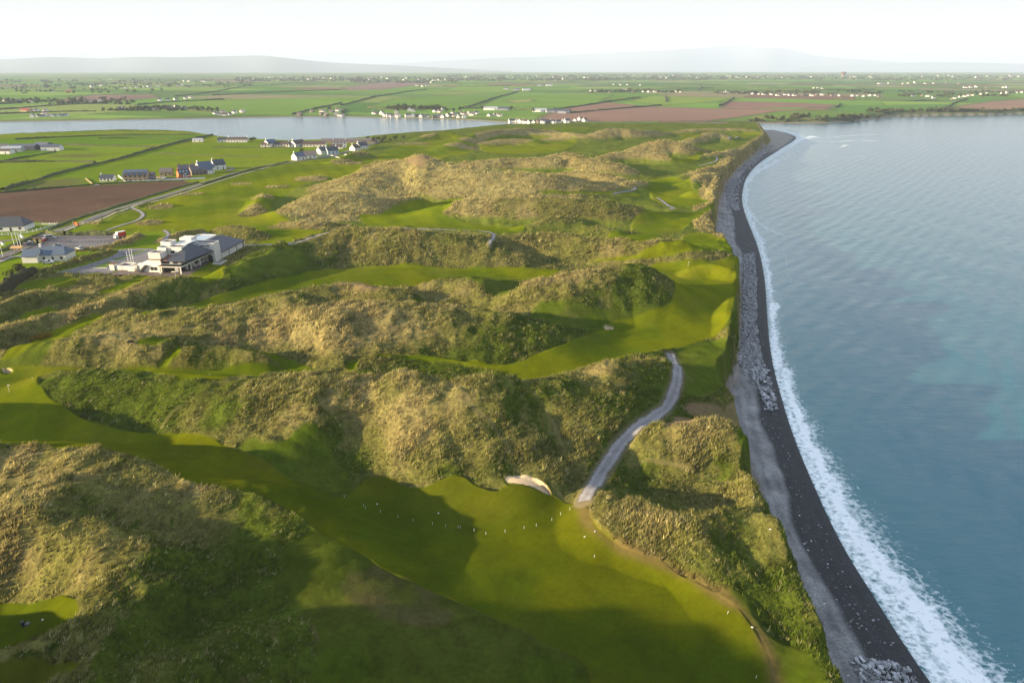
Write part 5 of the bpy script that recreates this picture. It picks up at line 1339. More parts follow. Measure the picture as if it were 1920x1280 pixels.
def put(me, name, loc, rz, lab, cat, grp, sc=1.0):
    o = bpy.data.objects.new(name, me); COL.objects.link(o)
    o.location = loc; o.rotation_euler = (0, 0, rz); o.scale = (sc, sc, sc)
    return tag(o, lab, cat, grp)
for cn, pts in CL.items():
    pts = sorted(pts)
    kinds = [frng.choice([0, 0, 1, 1, 2, 3, 4, 5]) for _ in pts]
    if 'grey' in cn: kinds = [frng.choice([4, 4, 5, 1]) for _ in pts]
    kn = ['black-roofed white house', 'long grey-roofed white house', 'tall white house', 'brown-roofed cream house', 'grey stone house', 'grey-roofed cream house']
    for i, (p, (x, y, z)) in enumerate(zip(pts, spots(pts))):
        sc = 0.82 + 0.15 * frng.random() + (0.25 if y > 3500 else 0)
        put(FM[kinds[i]], 'house', (x, y, z), R(frng.choice([5, -8, 20, 60, 75, -30, 100])), '%s, %s from left in the %s' % (kn[kinds[i]], ORD[i], cn), 'house', 'houses of the ' + cn, sc)
for (px, py, k, lab), (x, y, z) in zip(FAR_BARNS, spots([(a[0], a[1]) for a in FAR_BARNS])):
    put(BARN[k], 'barn', (x, y, z), R(frng.choice([2, 8, -6])), lab, 'barn', 'barns across the river')
hp = []
for x0, x1, ya, yb, n in ((460, 640, 145.5, 150, 16), (640, 840, 146, 152, 14), (840, 1120, 143, 150, 16), (1120, 1310, 141.5, 148, 16), (1310, 1500, 143, 147, 12), (1490, 1640, 143, 146, 8), (1690, 1915, 141.5, 147, 18), (200, 460, 148, 156, 8)):
    for i in range(n): hp.append((frng.uniform(x0, x1), frng.uniform(ya, yb)))
for (x, y, z) in spots(hp):
    put(FM[frng.randrange(6)], 'house', (x, y, z), frng.uniform(0, 3), 'tiny pale house among dark trees along the hazy horizon', 'house', 'tiny houses along the horizon', 1.5)
# water tower on the skyline
x, y, z = spots([(1580, 146)])[0]
r_ = empty('water_tower', (x, y, z)); tag(r_, 'brown flared water tower standing on the right skyline', 'water tower')
k_ = y / 4500.0
m = MB()
for (a, ra), (b, rb) in (((-3, 11), (14, 8.5)), ((14, 8.5), (19, 10))): m.tube((0, 0, a * k_), (0, 0, b * k_), ra * k_, rb * k_, 16)
m.build('shaft', M_BRICK, r_)
m = MB()
for (a, ra), (b, rb) in (((19, 10), (24, 15)), ((24, 15), (32, 15.5)), ((32, 15.5), (33.5, 13))): m.tube((0, 0, a * k_), (0, 0, b * k_), ra * k_, rb * k_, 16)
m.build('tank', M_BROWN, r_)

# ------------------------------------------------------------------ hedges, trees, woodland
def leaf_material(name, c1, c2):
    m, t, b = new_mat(name)
    geo = node(t, 'ShaderNodeNewGeometry').outputs['Position']
    f = noise_n(t, 0.7, 4, 0.7, geo)
    mx = node(t, 'ShaderNodeMix', data_type='RGBA'); mx.inputs[6].default_value = (*c1, 1); mx.inputs[7].default_value = (*c2, 1)
    t.links.new(math_n(t, 'MULTIPLY_ADD', f, 2.2, -0.6, clamp=True), mx.inputs[0]); t.links.new(mx.outputs[2], b.inputs['Base Color'])
    b.inputs['Roughness'].default_value = 0.9; b.inputs['Specular IOR Level'].default_value = 0.1
    return m
M_HEDGE = leaf_material('hedge_leaves', (0.042, 0.058, 0.020), (0.095, 0.100, 0.042)); M_DHEDGE = leaf_material('dark_hedge_leaves', (0.022, 0.028, 0.012), (0.055, 0.050, 0.024)); M_LEAF = leaf_material('tree_leaves', (0.042, 0.058, 0.022), (0.085, 0.095, 0.040)); M_GORSE = leaf_material('gorse_bloom', (0.050, 0.060, 0.014), (0.36, 0.21, 0.02)); M_BARK = plain('bark', (0.09, 0.07, 0.05), 0.9)
def leaves(cx, cy, cz, rx, ry, rz_, n, s, rg):
    """n small leaf-spray triangles scattered through an ellipsoid shell, clumped"""
    nc = max(4, n // 26)
    u = rg.normal(size=(nc, 3)); u /= np.linalg.norm(u, axis=1)[:, None]; u *= (rg.random(nc) ** 0.4)[:, None] * 0.85
    ci = rg.integers(0, nc, n)
    p = u[ci] + rg.normal(0, 0.21, (n, 3))
    p = p * np.array([rx, ry, rz_]) + np.array([cx, cy, cz])
    a = rg.normal(size=(n, 3, 3)) * s
    return (p[:, None, :] + a).reshape(-1, 3)
def leaf_obj(name, Vv, mat, parent=None):
    return np_mesh(name, Vv, np.arange(len(Vv), dtype=np.int32).reshape(-1, 3), mat, parent, smooth=False)
rg = np.random.default_rng(11)
HEDGES = [
 ([(5, 357), (60, 342), (110, 325), (160, 313), (215, 301), (270, 285), (320, 271), (370, 260), (398, 254)], 4.0, 2.2, 'long dark hedge bank running diagonally across the left green fields'),
 ([(0, 305), (60, 304), (120, 303), (178, 305)], 3.0, 2.0, 'short bushy hedge below the left farm sheds'),
 ([(10, 302), (60, 293), (105, 285)], 2.0, 1.4, 'low hedge slanting down from the farm sheds'),
 ([(125, 272), (180, 274), (240, 275), (300, 277)], 3.0, 2.0, 'dark hedge right of the farm sheds'),
 ([(288, 288), (340, 290), (420, 293), (489, 294.5)], 1.6, 1.0, 'thin hedge above the row of field houses'),
 ([(30, 262), (100, 258), (190, 254.5), (290, 253), (365, 253)], 3.0, 1.8, 'hedge along the crest of the fields by the river'),
 ([(185, 260), (260, 259), (340, 261), (385, 259)], 2.0, 1.4, 'hedge just below the crest of the river fields'),
 ([(400, 277), (480, 277.5), (560, 278)], 2.0, 1.2, 'hedge behind the riverside bungalows field'),
 ([(0, 362), (90, 354), (180, 346.5), (240, 343), (345, 339.5)], 2.4, 1.4, 'dark hedge along the top of the ploughed field'),
 ([(0, 472), (55, 449), (105, 425), (150, 408), (200, 393), (300, 362), (370, 342)], 3.6, 1.1, 'green verge hedge between ploughed field and road'),
 ([(380, 346), (470, 318), (540, 304)], 2.5, 1.0, 'scrubby hedge along the road toward the village'),
 ([(125, 441), (160, 440), (200, 440.5), (222, 440)], 2.6, 1.7, 'clipped green hedge behind the upper car park'),
 ([(92, 436), (102, 441), (122, 441)], 2.6, 1.8, 'dark hedge corner by the parked red car'),
 ([(64, 513), (48, 520), (30, 530), (12, 542), (-10, 556)], 4.2, 3.2, 'tall dark clipped hedge at the left frame edge'),
]
FAR_HEDGES = [
 [(640, 198), (700, 182.5), (760, 172.5), (800, 168)], [(865, 204), (900, 194), (940, 181), (970, 172)], [(1000, 208), (1060, 204), (1130, 193), (1200, 183)], [(1060, 213), (1150, 205), (1240, 198)], [(830, 162), (900, 162.5), (960, 161)], [(450, 163), (520, 159), (560, 155)],
 [(330, 181), (400, 173), (460, 161)], [(400, 179), (520, 173), (640, 169)], [(260, 197), (320, 191), (420, 187)], [(0, 206), (110, 197), (200, 194)], [(1310, 170), (1316, 163), (1306, 157)], [(1350, 199), (1365, 191), (1376, 184)], [(1570, 202), (1575, 195)], [(1250, 191), (1247, 181)],
 [(1770, 204), (1790, 193), (1812, 186)], [(1660, 213), (1700, 208.5), (1800, 208.5), (1925, 208)], [(1410, 220), (1500, 227), (1600, 227.5)], [(550, 215), (580, 206), (640, 194)], [(218, 207), (256, 207.5), (300, 208)], [(690, 202), (740, 207), (800, 206)], [(870, 204), (960, 203), (1000, 208)], [(1180, 166), (1260, 167), (1340, 166)], [(0, 196), (60, 190), (120, 189)],
 [(350, 207), (380, 209), (400, 210)], [(0, 214), (100, 210), (180, 209)], [(640, 217), (646, 205)], [(1400, 166), (1520, 170), (1640, 168)], [(1560, 186), (1680, 190), (1760, 189)],
]
def hedge(P, wd, ht, mat, label, group, step):
    P = np.asarray(P)
    seg = np.hypot(*np.diff(P, axis=0).T); s = np.concatenate([[0], np.cumsum(seg)])
    n = max(4, int(s[-1] / step)); ss = np.linspace(0, s[-1], n)
    x, y = np.interp(ss, s, P[:, 0]), np.interp(ss, s, P[:, 1])
    tx, ty = np.gradient(x), np.gradient(y); L = np.hypot(tx, ty) + 1e-9; nx, ny = -ty / L, tx / L
    hv = ht * (0.75 + 0.45 * fbm(ss, ss * 0 + wd, 22, 3, 501) + 0.25 * rg.random(n)); hv = np.maximum(hv, ht * 0.25)
    wv = wd * (0.8 + 0.35 * fbm(ss, ss * 0 + 9 + wd, 15, 2, 502) + 0.2 * rg.random(n))
    prof = [(-1, -0.3), (-.95, .35), (-.6, .85), (0, 1.0), (.6, .85), (.95, .35), (1, -0.3)]
    VV = []
    for o, f in prof:
        oo = o * (1 + 0.15 * rg.normal(size=n)); ff = f * (1 + 0.12 * rg.normal(size=n))
        X_, Y_ = x + nx * wv / 2 * oo, y + ny * wv / 2 * oo
        VV.append(np.stack([X_, Y_, bilin(H1, x, y) + hv * ff], 1))
    VV = np.stack(VV, 1).reshape(-1, 3)
    i, j = np.meshgrid(np.arange(n - 1), np.arange(6), indexing='ij'); q = (i * 7 + j).ravel()
    o = np_mesh('hedge', VV, np.stack([q, q + 1, q + 8, q + 7], 1)[:, ::-1], mat, smooth=False)
    return tag(o, label, 'hedge', group)
for p, wd, ht, lab in HEDGES: hedge(px_line(p, 1), wd, ht, M_DHEDGE if 'frame edge' in lab else M_HEDGE, lab, 'hedges of the near fields', 1.6)
for i, p in enumerate(sorted(FAR_HEDGES)):
    hedge(px_line(p, 1), 7.0, 3.4, M_HEDGE, 'dark hedgerow, %s from left, between fields across the river' % ORD[i], 'hedgerows across the river', 6.0)
def tree(loc, h, wd, label, group, n=420, mat=None, trunk=True):
    r_ = empty('tree', loc); tag(r_, label, 'tree', group)
    t = MB(); t.tube((0, 0, -.4), (0.1 * h, 0, h * .45), h * .045, h * .028, 7); t.tube((0.1 * h, 0, h * .45), (.2 * h, .1 * h, h * .75), h * .026, h * .01, 6); t.tube((0.08 * h, 0, h * .4), (-.1 * h, -.08 * h, h * .72), h * .024, h * .01, 6)
    t.build('trunk', M_BARK, r_)
    Vv = np.concatenate([leaves(0.08 * h, 0, h * .62, wd * .5, wd * .5, h * .36, n, h * .05, rg), leaves(0.2 * h, .05 * h, h * .45, wd * .35, wd * .35, h * .2, n // 3, h * .045, rg)])
    leaf_obj('crown', Vv, mat or M_LEAF, r_)
    return r_
def copy_tree(r0, loc, rz, sc, label, group):
    r_ = r0.copy(); COL.objects.link(r_); r_.location = loc; r_.rotation_euler = (0, 0, rz); r_.scale = (sc, sc, sc); r_['label'] = label; r_['group'] = group
    for c in r0.children:
        d = c.copy(); COL.objects.link(d); d.parent = r_
    return r_
TR = [(745, 210), (752, 207), (759, 208), (770, 204.5), (779, 205), (790, 204), (800, 205), (811, 207), (822, 206), (838, 211), (850, 210), (862, 209), (905, 206.5), (958, 207), (372, 209), (381, 208), (389, 209.5), (398, 210), (408, 211), (592, 208), (618, 207), (645, 216), (1000, 211), (1068, 212), (700, 268), (708, 265), (716, 267), (722, 264), (731, 266), (742, 263), (473, 266), (477, 264), (602, 284), (566, 290), (690, 262), (757, 262)]
TRs = sorted(TR); tl = spots(TRs); t0s = []
for i, (p, (x, y, z)) in enumerate(zip(TRs, tl)):
    where = 'near the riverside houses' if p[1] > 250 else 'in the village across the river'
    g_ = 'trees ' + where
    lst = [q_ for q_ in TRs if (q_[1] > 250) == (p[1] > 250)]
    lab = 'dark bushy tree, %s from left, %s' % (ORD[lst.index(p)], where)
    hh = 6 if p[1] > 250 else 10
    if i < 3: t0s.append((tree((x, y, z), hh, hh * .95, lab, g_), hh))
    else:
        r0, h0 = t0s[i % 3]; copy_tree(r0, (x, y, z), frng.uniform(0, 6), hh / h0 * frng.uniform(.8, 1.25), lab, g_)
for i, (p, (x, y, z)) in enumerate(zip([(34, 517), (18, 524), (46, 514)], spots([(34, 517), (18, 524), (46, 514)]))):
    tree((x, y, z), [5.5, 4, 3.2][i], [6, 5, 4][i], ['bare windswept tree behind the tall dark hedge', 'leaning brown shrub tree at the frame edge behind the dark hedge', 'smallest windswept tree at the end of the dark hedge'][i], 'windswept trees by the dark hedge', 260, M_DHEDGE)
gx0 = spots([(66, 637), (75, 634), (84, 632), (90, 630)])
go = np.concatenate([leaves(x, y, z + .5, 1.5, 1.3, .7, 420, .13, rg) for x, y, z in gx0])
tag(leaf_obj('gorse_bush', go, M_GORSE), 'yellow flowering gorse bush on the left dune slope', 'bush')
# woodland belts too far to count
wp = []
for x0, x1, ya, yb, n in ((0, 480, 150, 164, 120), (440, 680, 145, 153, 200), (660, 860, 145, 156, 170), (840, 1130, 141.5, 152, 260), (1100, 1330, 140.5, 151, 240), (1320, 1650, 142, 150, 220), (1640, 1915, 140.5, 152, 220), (0, 300, 158, 176, 45), (730, 830, 200, 206, 30), (1340, 1660, 172, 177, 60), (1690, 1900, 172, 182, 50), (1640, 1920, 207, 211, 45), (1100, 1280, 170, 174, 40), (0, 240, 186, 196, 60), (200, 380, 203, 208, 40), (1400, 1640, 219, 229, 35)):
    for i in range(n): wp.append((frng.uniform(x0, x1), frng.uniform(ya, yb)))
ws = spots(wp)
WV = []
for (x, y, z) in ws:
    s = frng.uniform(3.0, 6.5) * (1 + min(y, 9000) / 9000.0)
    for k in range(frng.randint(1, 4)):
        WV.append(leaves(x + frng.uniform(-3, 3) * s, y + frng.uniform(-1, 1) * s, z + s * .45, s * .9, s * .7, s * .55, 46, s * .24, rg))
tag(leaf_obj('far_woodland', np.concatenate(WV), M_LEAF), kind='stuff')
# ------------------------------------------------------------------ fences and walls
def fence(pts, h, step, label, rails=2, mat=M_WPOST, wall=False):
    P = hit_list(pts, H1)
    seg = np.hypot(*np.diff(P, axis=0).T); s = np.concatenate([[0], np.cumsum(seg)])
    n = max(3, int(s[-1] / step)); ss = np.linspace(0, s[-1], n)
    x, y = np.interp(ss, s, P[:, 0]), np.interp(ss, s, P[:, 1]); z = bilin(H1, x, y)
    r_ = empty('garden_wall' if wall else 'fence', (float(x[0]), float(y[0]), float(z[0]))); tag(r_, label, 'wall' if wall else 'fence')
    k = MB()
    for i in range(n - 1):
        a = Vector((x[i] - x[0], y[i] - y[0], z[i] - z[0])); b = Vector((x[i + 1] - x[0], y[i + 1] - y[0], z[i + 1] - z[0]))
        d = (b - a); nr = Vector((-d.y, d.x, 0)).normalized() * (0.12 if wall else 0.04)
        lv = [(-0.3, h)] if wall else [((j + .55) * h / rails - .10, (j + .55) * h / rails + .10) for j in range(rails)]
        for lo, hi in lv:
            L_ = [a - nr, b - nr, b + nr, a + nr]
            q_ = [tuple(p + Vector((0, 0, lo))) for p in L_] + [tuple(p + Vector((0, 0, hi))) for p in L_]
            nv = len(k.v); k.v += q_
            for f in ((0, 3, 2, 1), (4, 5, 6, 7), (0, 1, 5, 4), (1, 2, 6, 5), (2, 3, 7, 6), (3, 0, 4, 7)): k.f.append(tuple(nv + i_ for i_ in f)); k.m.append(0)
    k.build('wall_panel' if wall else 'rail', mat, r_)
    me = None
    for i in range(0, n):
        if me is None:
            c = MB(); w_ = 0.16 if wall else 0.09; c.box(-w_, w_, -w_, w_, -.4, h + .18); c.box(-w_ - .04, w_ + .04, -w_ - .04, w_ + .04, h + .18, h + .24); me = c.mesh('post', mat)
        o = bpy.data.objects.new('pier' if wall else 'post', me); COL.objects.link(o); o.parent = r_
        o.location = (float(x[i] - x[0]), float(y[i] - y[0]), float(z[i] - z[0]))
fence([(-20, 444), (0, 442), (30, 440), (60, 436), (85, 429), (108, 421)], 1.25, 2.6, 'white post and rail fence round the white bungalow lawn')
fence([(108, 421), (80, 421.5), (48, 423)], 1.0, 3.0, 'white fence along the brown field beside the white bungalow')
fence([(236, 342.5), (300, 339), (340, 337), (384, 335)], 1.1, 4.0, 'long white wall along the top of the ploughed field', wall=True)
fence([(222, 331), (229, 336), (236, 343)], 1.2, 4.0, 'short white wall slanting beside the beige house', wall=True)
fence([(161, 336), (167, 341), (173, 345.5)], 1.0, 3.0, 'pale slanting wall left of the white cottage', wall=True, mat=M_BEIGE)
fence([(286, 334), (310, 335), (336, 336.5)], 1.3, 4.0, 'brown garden wall below the beige and orange houses', wall=True, mat=M_BRICK)
fence([(596, 294), (620, 292.5), (650, 291)], 1.2, 4.0, 'grey roadside wall in front of the pale blue house', wall=True, mat=M_TIN)
fence([(0, 489), (16, 483)], 1.1, 3.0, 'dark stone boundary wall at the entrance drive', wall=True, mat=M_BRICK)
fence([(74, 490), (90, 492.5), (102, 491), (118, 484)], 0.9, 4.0, 'low cream terrace wall in front of the blue-grey roofed bungalow', wall=True, mat=M_CREAM)

# ------------------------------------------------------------------ poles, flags
def pole(px, py, h, r0, name, label, cat, group, flag=None, arm=False, mat=M_WPOST):
    x, y, z = spot(px, py)
    r_ = empty(name, (x, y, z)); tag(r_, label, cat, group)
    m = MB(); m.tube((0, 0, -.3), (0, 0, h), r0, r0 * .7, 8); m.tube((0, 0, 0), (0, 0, .25), r0 * 2.2, r0 * 2.2, 8); m.build('shaft', mat, r_)
    if name == 'flagpole':
        b = MB(); b.tube((0, 0, h), (0, 0, h + .18), r0 * 1.6, r0 * .6, 8); b.build('finial', mat, r_)
    if flag:
        f = MB(); w_, hh, col_ = flag; N = 8
        for s in (0, 1):
            for i in range(N):
                t0, t1 = i / N, (i + 1) / N
                f0, f1 = .18 * math.sin(t0 * 7), .18 * math.sin(t1 * 7)
                o = .02 * s
                d0, d1 = -.55 * t0 * w_ * .5, -.55 * t1 * w_ * .5
                q_ = [(r0 + t0 * w_, f0 + o, h - .2 - hh + d0), (r0 + t1 * w_, f1 + o, h - .2 - hh + d1), (r0 + t1 * w_, f1 + o, h - .2 + d1), (r0 + t0 * w_, f0 + o, h - .2 + d0)]
                f.poly(q_ if s else q_[::-1])
        f.build('flag', col_, r_)
    if arm:
        a = MB(); a.box(-.9, .9, -.06, .06, h - .7, h - .55)
        for xx in (-.8, 0, .8): a.tube((xx, 0, h - .55), (xx, 0, h - .3), .06, .05, 6)
        a.build('crossarm', mat, r_)
    return r_
pole(6, 482, 7.5, .10, 'flagpole', 'white flagpole with drooping white flag by the boundary wall', 'flagpole', 'flagpoles by the car park entrance', (2.0, 1.3, M_WPOST))
pole(28, 463, 7.0, .12, 'flagpole', 'bare white flagpole, left of three at the car park entrance', 'flagpole', 'flagpoles by the car park entrance')
pole(35, 464, 7.0, .12, 'flagpole', 'bare white flagpole, middle of three at the car park entrance', 'flagpole', 'flagpoles by the car park entrance')
pole(42, 471, 8.5, .14, 'flagpole', 'tall white flagpole flying a white flag at the car park entrance', 'flagpole', 'flagpoles by the car park entrance', (2.2, 1.4, M_WPOST))
for i, (px, py) in enumerate([(242, 498), (246.5, 493), (251, 493.5)]):
    pole(px, py, 6.2, .10, 'flagpole', ['bare white flagpole nearest the car park, left of three by the clubhouse', 'bare white flagpole, middle of three by the clubhouse', 'bare white flagpole nearest the clubhouse wall'][i], 'flagpole', 'flagpoles by the clubhouse')
pole(139.5, 429, 4.2, .06, 'flagpole', 'thin pole flying an orange flag beside the road', 'flagpole', None, (3.0, 1.5, plain('orange_cloth', (0.75, 0.16, 0.04), 0.8)))
for i, (px, py) in enumerate([(173, 501), (212, 483), (232, 477), (134, 512)]):
    r_ = pole(px, py, 6.5, .07, 'lamp_post', ['dark lamp post at the left end of the kerbed strips', 'dark lamp post among the kerbed strips, second', 'dark lamp post at the far end of the kerbed strips', 'short dark lamp post at the near edge of the lower car park'][i], 'lamp post', 'lamp posts of the car park', mat=M_DARK)
    m = MB(); m.box(-.1, .7, -.12, .12, 6.4, 6.55); m.build('lamp_head', M_DARK, r_)
UP = [(78, 335), (216, 331), (352, 286), (362, 285), (146, 284), (484, 287.5), (190, 407), (81, 437), (396, 337), (48, 341), (540, 287), (415, 286)]
for i, p in enumerate(sorted(UP)):
    pole(p[0], p[1], 7.5 if p[1] > 300 else 8.5, .10, 'utility_pole', 'wooden utility pole, %s from left, in the green fields' % ORD[i], 'utility pole', 'utility poles in the fields', arm=True, mat=M_WOOD)

# ------------------------------------------------------------------ entrance gate pillars and sign
x, y, z = spot(72, 456.5)
r_ = empty('entrance_shelter', (x, y, z), R(10)); tag(r_, 'small cream two-pillared shelter at the car park entrance', 'shelter')
for s in (-1, 1):
    m = MB(); m.box(s * 1.1 - .5, s * 1.1 + .5, -.5, .5, -.2, 2.7); m.build('pillar', plain('cream_pillar', (.50, .42, .18), .8), r_)
m = MB(); m.box(-2.1, 2.1, -.9, .9, 2.7, 3.0); m.build('roof', M_BROWN, r_)
m = MB(); m.box(-.6, .6, .35, .45, 0, 2.3); m.build('notice_panel', M_DARK, r_)
x, y, z = spot(33, 472)
r_ = empty('entrance_sign', (x, y, z), R(5)); tag(r_, 'thatch-coloured canopy sign on stone legs beneath the entrance flagpoles', 'sign')
for s in (-1, 1):
    m = MB(); m.box(s * 1.0 - .22, s * 1.0 + .22, -.3, .3, -.2, 1.7); m.build('leg', M_BEIGE, r_)
m = MB(); m.prism([(-2.6, -.9), (2.6, -.9), (2.6, .9), (-2.6, .9)], 1.7, [2.1, 2.1, 2.7, 2.7]); m.build('canopy', plain('straw_thatch', (.48, .30, .13), .9, .25, 2), r_)

# ------------------------------------------------------------------ vehicles
M_TYRE = plain('tyre_rubber', (.02, .02, .02), .9); M_LIGHT = plain('headlamp_glass', (.6, .6, .55), .2)
def car(px, py, rz, paint, label, L=4.2, H=1.45, group='parked cars'):
    x, y, z = spot(px, py); z = max(z, PAD_Z + .05)
    r_ = empty('parked_car', (x, y, z), R(rz)); tag(r_, label, 'car', group)
    W = .86; l = L / 2
    side = [(-l, .35), (-l + .05, .75), (-l + .25, .88), (l - 1.15, .95), (l - .2, .75), (l, .6), (l, .35)]
    b = MB(); k = len(side)
    b.v += [(x_, -W, z_) for x_, z_ in side] + [(x_, W, z_) for x_, z_ in side]
    b.f += [tuple(range(k)), tuple(reversed(range(k, 2 * k)))] + [(i, k + i, k + (i + 1) % k, (i + 1) % k) for i in range(k)]; b.m += [0] * (k + 2)
    rt = [(-l + .75, H), (l - 2.1, H)]
    b.poly([(rt[0][0], -W * .78, H), (rt[1][0], -W * .78, H), (rt[1][0], W * .78, H), (rt[0][0], W * .78, H)])
    b.build('body', paint, r_)
    g_ = MB()
    lo = [(-l + .22, .86), (l - 1.1, .93)]
    A = [(lo[0][0], -W * .97, lo[0][1]), (lo[1][0], -W * .97, lo[1][1]), (lo[1][0], W * .97, lo[1][1]), (lo[0][0], W * .97, lo[0][1])]
    B = [(rt[0][0], -W * .8, H - .01), (rt[1][0], -W * .8, H - .01), (rt[1][0], W * .8, H - .01), (rt[0][0], W * .8, H - .01)]
    for i in range(4): g_.poly([A[i], A[(i + 1) % 4], B[(i + 1) % 4], B[i]])
    g_.build('windows', M_GLASS, r_)
    for sx_ in (-l + .8, l - .8):
        for sy_ in (-W, W):
            w_ = MB(); w_.tube((sx_, sy_ - .1, .33), (sx_, sy_ + .1, .33), .33, .33, 12); w_.build('wheel', M_TYRE, r_)
    for sy_ in (-.6, .6):
        h_ = MB(); h_.box(l - .03, l + .03, sy_ - .16, sy_ + .16, .55, .7); h_.build('headlight', M_LIGHT, r_)
P_ = lambda n, c: plain(n, c, .3, .03, 1, spec=.5)
car(83, 452, 100, P_('red_paint', (.42, .03, .025)), 'red car parked beside the entrance shelter')
car(87, 447, 100, P_('white_paint', (.68, .68, .68)), 'white car parked just behind the red car')
car(96, 447.5, 15, P_('silver_paint', (.36, .39, .38)), 'pale grey van-like car half under the dark hedge', 4.8, 1.9)
car(108, 463, 205, P_('grey_paint', (.20, .25, .28)), 'lone blue-grey car out on the bays of the upper car park')
car(149, 467.5, 150, P_('silver2_paint', (.45, .48, .5)), 'silver car half hidden behind the grass bank')
car(48, 460.5, 120, P_('pink_paint', (.45, .22, .2)), 'reddish car in the group behind the flagpoles')
car(54, 459.5, 110, P_('dark_paint', (.03, .035, .05)), 'black car in the group behind the flagpoles')
car(57, 457, 110, P_('white2_paint', (.66, .66, .66)), 'white car in the group behind the flagpoles')
car(91, 494, 14, P_('white3_paint', (.72, .72, .72)), 'white car on the lawn beside the terrace wall', 4.4)
car(314, 517, 20, P_('dark2_paint', (.05, .05, .06)), 'dark car under the clubhouse deck', 3.0, 1.3) if False else None
car(238, 339, 8, P_('blue_paint', (.08, .12, .25)), 'blue car in the gravel yard beside the beige house') if False else None
car(285, 340, 5, P_('navy_paint', (.05, .07, .16)), 'dark blue car parked right of the beige house')
car(307, 339, 5, P_('white4_paint', (.7, .7, .7)), 'white car in the gardens below the small beige house')
car(351, 336, 40, P_('white5_paint', (.75, .75, .75)), 'white van parked against the orange house', 5.2, 2.3)
# lorry
x, y, z = spot(229, 445)
r_ = empty('box_lorry', (x, y, PAD_Z + .05), R(58)); tag(r_, 'white cabbed box lorry with red sides at the end of the car park', 'lorry')
m = MB(); m.box(-3.0, 2.4, -1.25, 1.25, .8, 3.9); m.build('cargo_box', P_('lorry_red', (.40, .045, .03)), r_)
m = MB(); m.box(-3.05, 2.45, -1.3, 1.3, 3.9, 3.98); m.box(-3.1, -3.0, -1.25, 1.25, .8, 3.9); m.build('box_roof', M_WPOST, r_)
m = MB(); m.prism([(-4.9, -1.15), (-3.1, -1.15), (-3.1, 1.15), (-4.9, 1.15)], .5, [2.3, 2.9, 2.9, 2.3]); m.build('cab', M_WPOST, r_)
m = MB(); m.box(-4.96, -4.9, -1.0, 1.0, 1.4, 2.2); m.build('windscreen', M_GLASS, r_)
r_.scale = (.78, .78, .78)
for sx_ in (-4.0, -1.6, 1.4):
    for sy_ in (-1.1, 1.1):
        w_ = MB(); w_.tube((sx_, sy_ - .14, .45), (sx_, sy_ + .14, .45), .45, .45, 12); w_.build('wheel', M_TYRE, r_)

# ------------------------------------------------------------------ small white things on the course
pm = MB(); pm.tube((0, 0, -.2), (0, 0, .62), .042, .038, 8); pm.tube((0, 0, .62), (0, 0, .66), .038, .02, 8); M_MARK = plain('faded_white_paint', (.48, .48, .45), .8)
pmesh = pm.mesh('marker_post', M_MARK)
MP = [(645.6, 932.5), (682, 949), (685.5, 953.5), (713.5, 960.5), (746, 970), (774.5, 977), (811, 983), (835.5, 987), (859, 989.5), (863, 990), (889, 995.5), (911, 1001.5), (947, 997.5), (982.5, 990.5), (1005.5, 986), (1034.5, 975.5), (1051, 965), (1068.5, 956)]
for i, (p, (x, y, z)) in enumerate(zip(MP, spots(MP))):
    put(pmesh, 'marker_post', (x, y, z), 0, 'small white marker post, %s from left in the curved line on the near fairway' % ORD[i], 'marker post', 'curved line of white posts')
OM = [((1114, 1044), 'lone white post on the fairway below the path end'), ((1364, 1150), 'white post by the worn track at the fairway edge'), ((1417, 1271), 'white post nearest the bottom edge, right of the fairway'), ((1529, 1137), 'white post leaning at the brink of the cliff'), ((1412, 935), 'short white post on the grassy cliff rim'), ((309.5, 563), 'white flagstick base on the green below the clubhouse dunes'), ((61, 710), 'white post beside the corridor at the left bunker')]
for (p, lab), (x, y, z) in zip(OM, spots([a[0] for a in OM])):
    o = put(pmesh, 'marker_post', (x, y, z), 0, lab, 'marker post', 'scattered white posts'); o.rotation_euler = (0.12, 0.08, 0)
bm_ = MB(); bm_.box(-.15, .15, -.08, .08, -.05, .12); bm_.box(-.17, .17, -.10, .10, .12, .15); bmesh_ = bm_.mesh('tee_marker', M_MARK)
TM = [((707, 945), 'white tee block behind the left end of the post line'), ((822, 962), 'white tee block behind the middle of the post line'), ((1096, 1006), 'flat white block left of the worn track'), ((1116, 996), 'flat white block on the worn track'), ((1410, 1176), 'white block on the bare ground by the fairway edge'), ((80, 1162), 'white tee block on the shaded tee at lower left'), ((393, 702), 'white tee block on the narrow middle tee'), ((1444, 992), 'white board lying in the cliff-top grass')]
for (p, lab), (x, y, z) in zip(TM, spots([a[0] for a in TM])):
    put(bmesh_, 'tee_marker', (x, y, z), R(frng.uniform(-30, 30)), lab, 'tee marker', 'white tee blocks')
# ball washer with bin on the shaded tee
x, y, z = spot(48, 1172)
r_ = empty('tee_bin', (x, y, z)); tag(r_, 'dark tee bin with sand box on the shaded tee at lower left', 'bin')
m = MB(); m.tube((-.3, 0, -.1), (-.3, 0, .8), .28, .30, 12); m.build('bin', M_DARK, r_)
m = MB(); m.box(.1, .75, -.3, .3, -.05, .5); m.build('sand_box', M_GSLATE, r_)
# bench on the dune tee
x, y, z = spot(246, 645)
r_ = empty('bench', (x, y, z), R(40)); tag(r_, 'dark wooden bench beside the small dune-top tee', 'bench')
m = MB(); m.box(-.9, .9, -.25, .25, .42, .5); m.build('seat', M_DARK, r_)
m = MB(); m.box(-.9, .9, .22, .30, .55, 1.0); m.build('backrest', M_DARK, r_)
for s in (-.75, .75):
    for t_ in (-.2, .2):
        m = MB(); m.box(s - .05, s + .05, t_ - .05, t_ + .05, -.1, .42); m.build('leg', M_DARK, r_)
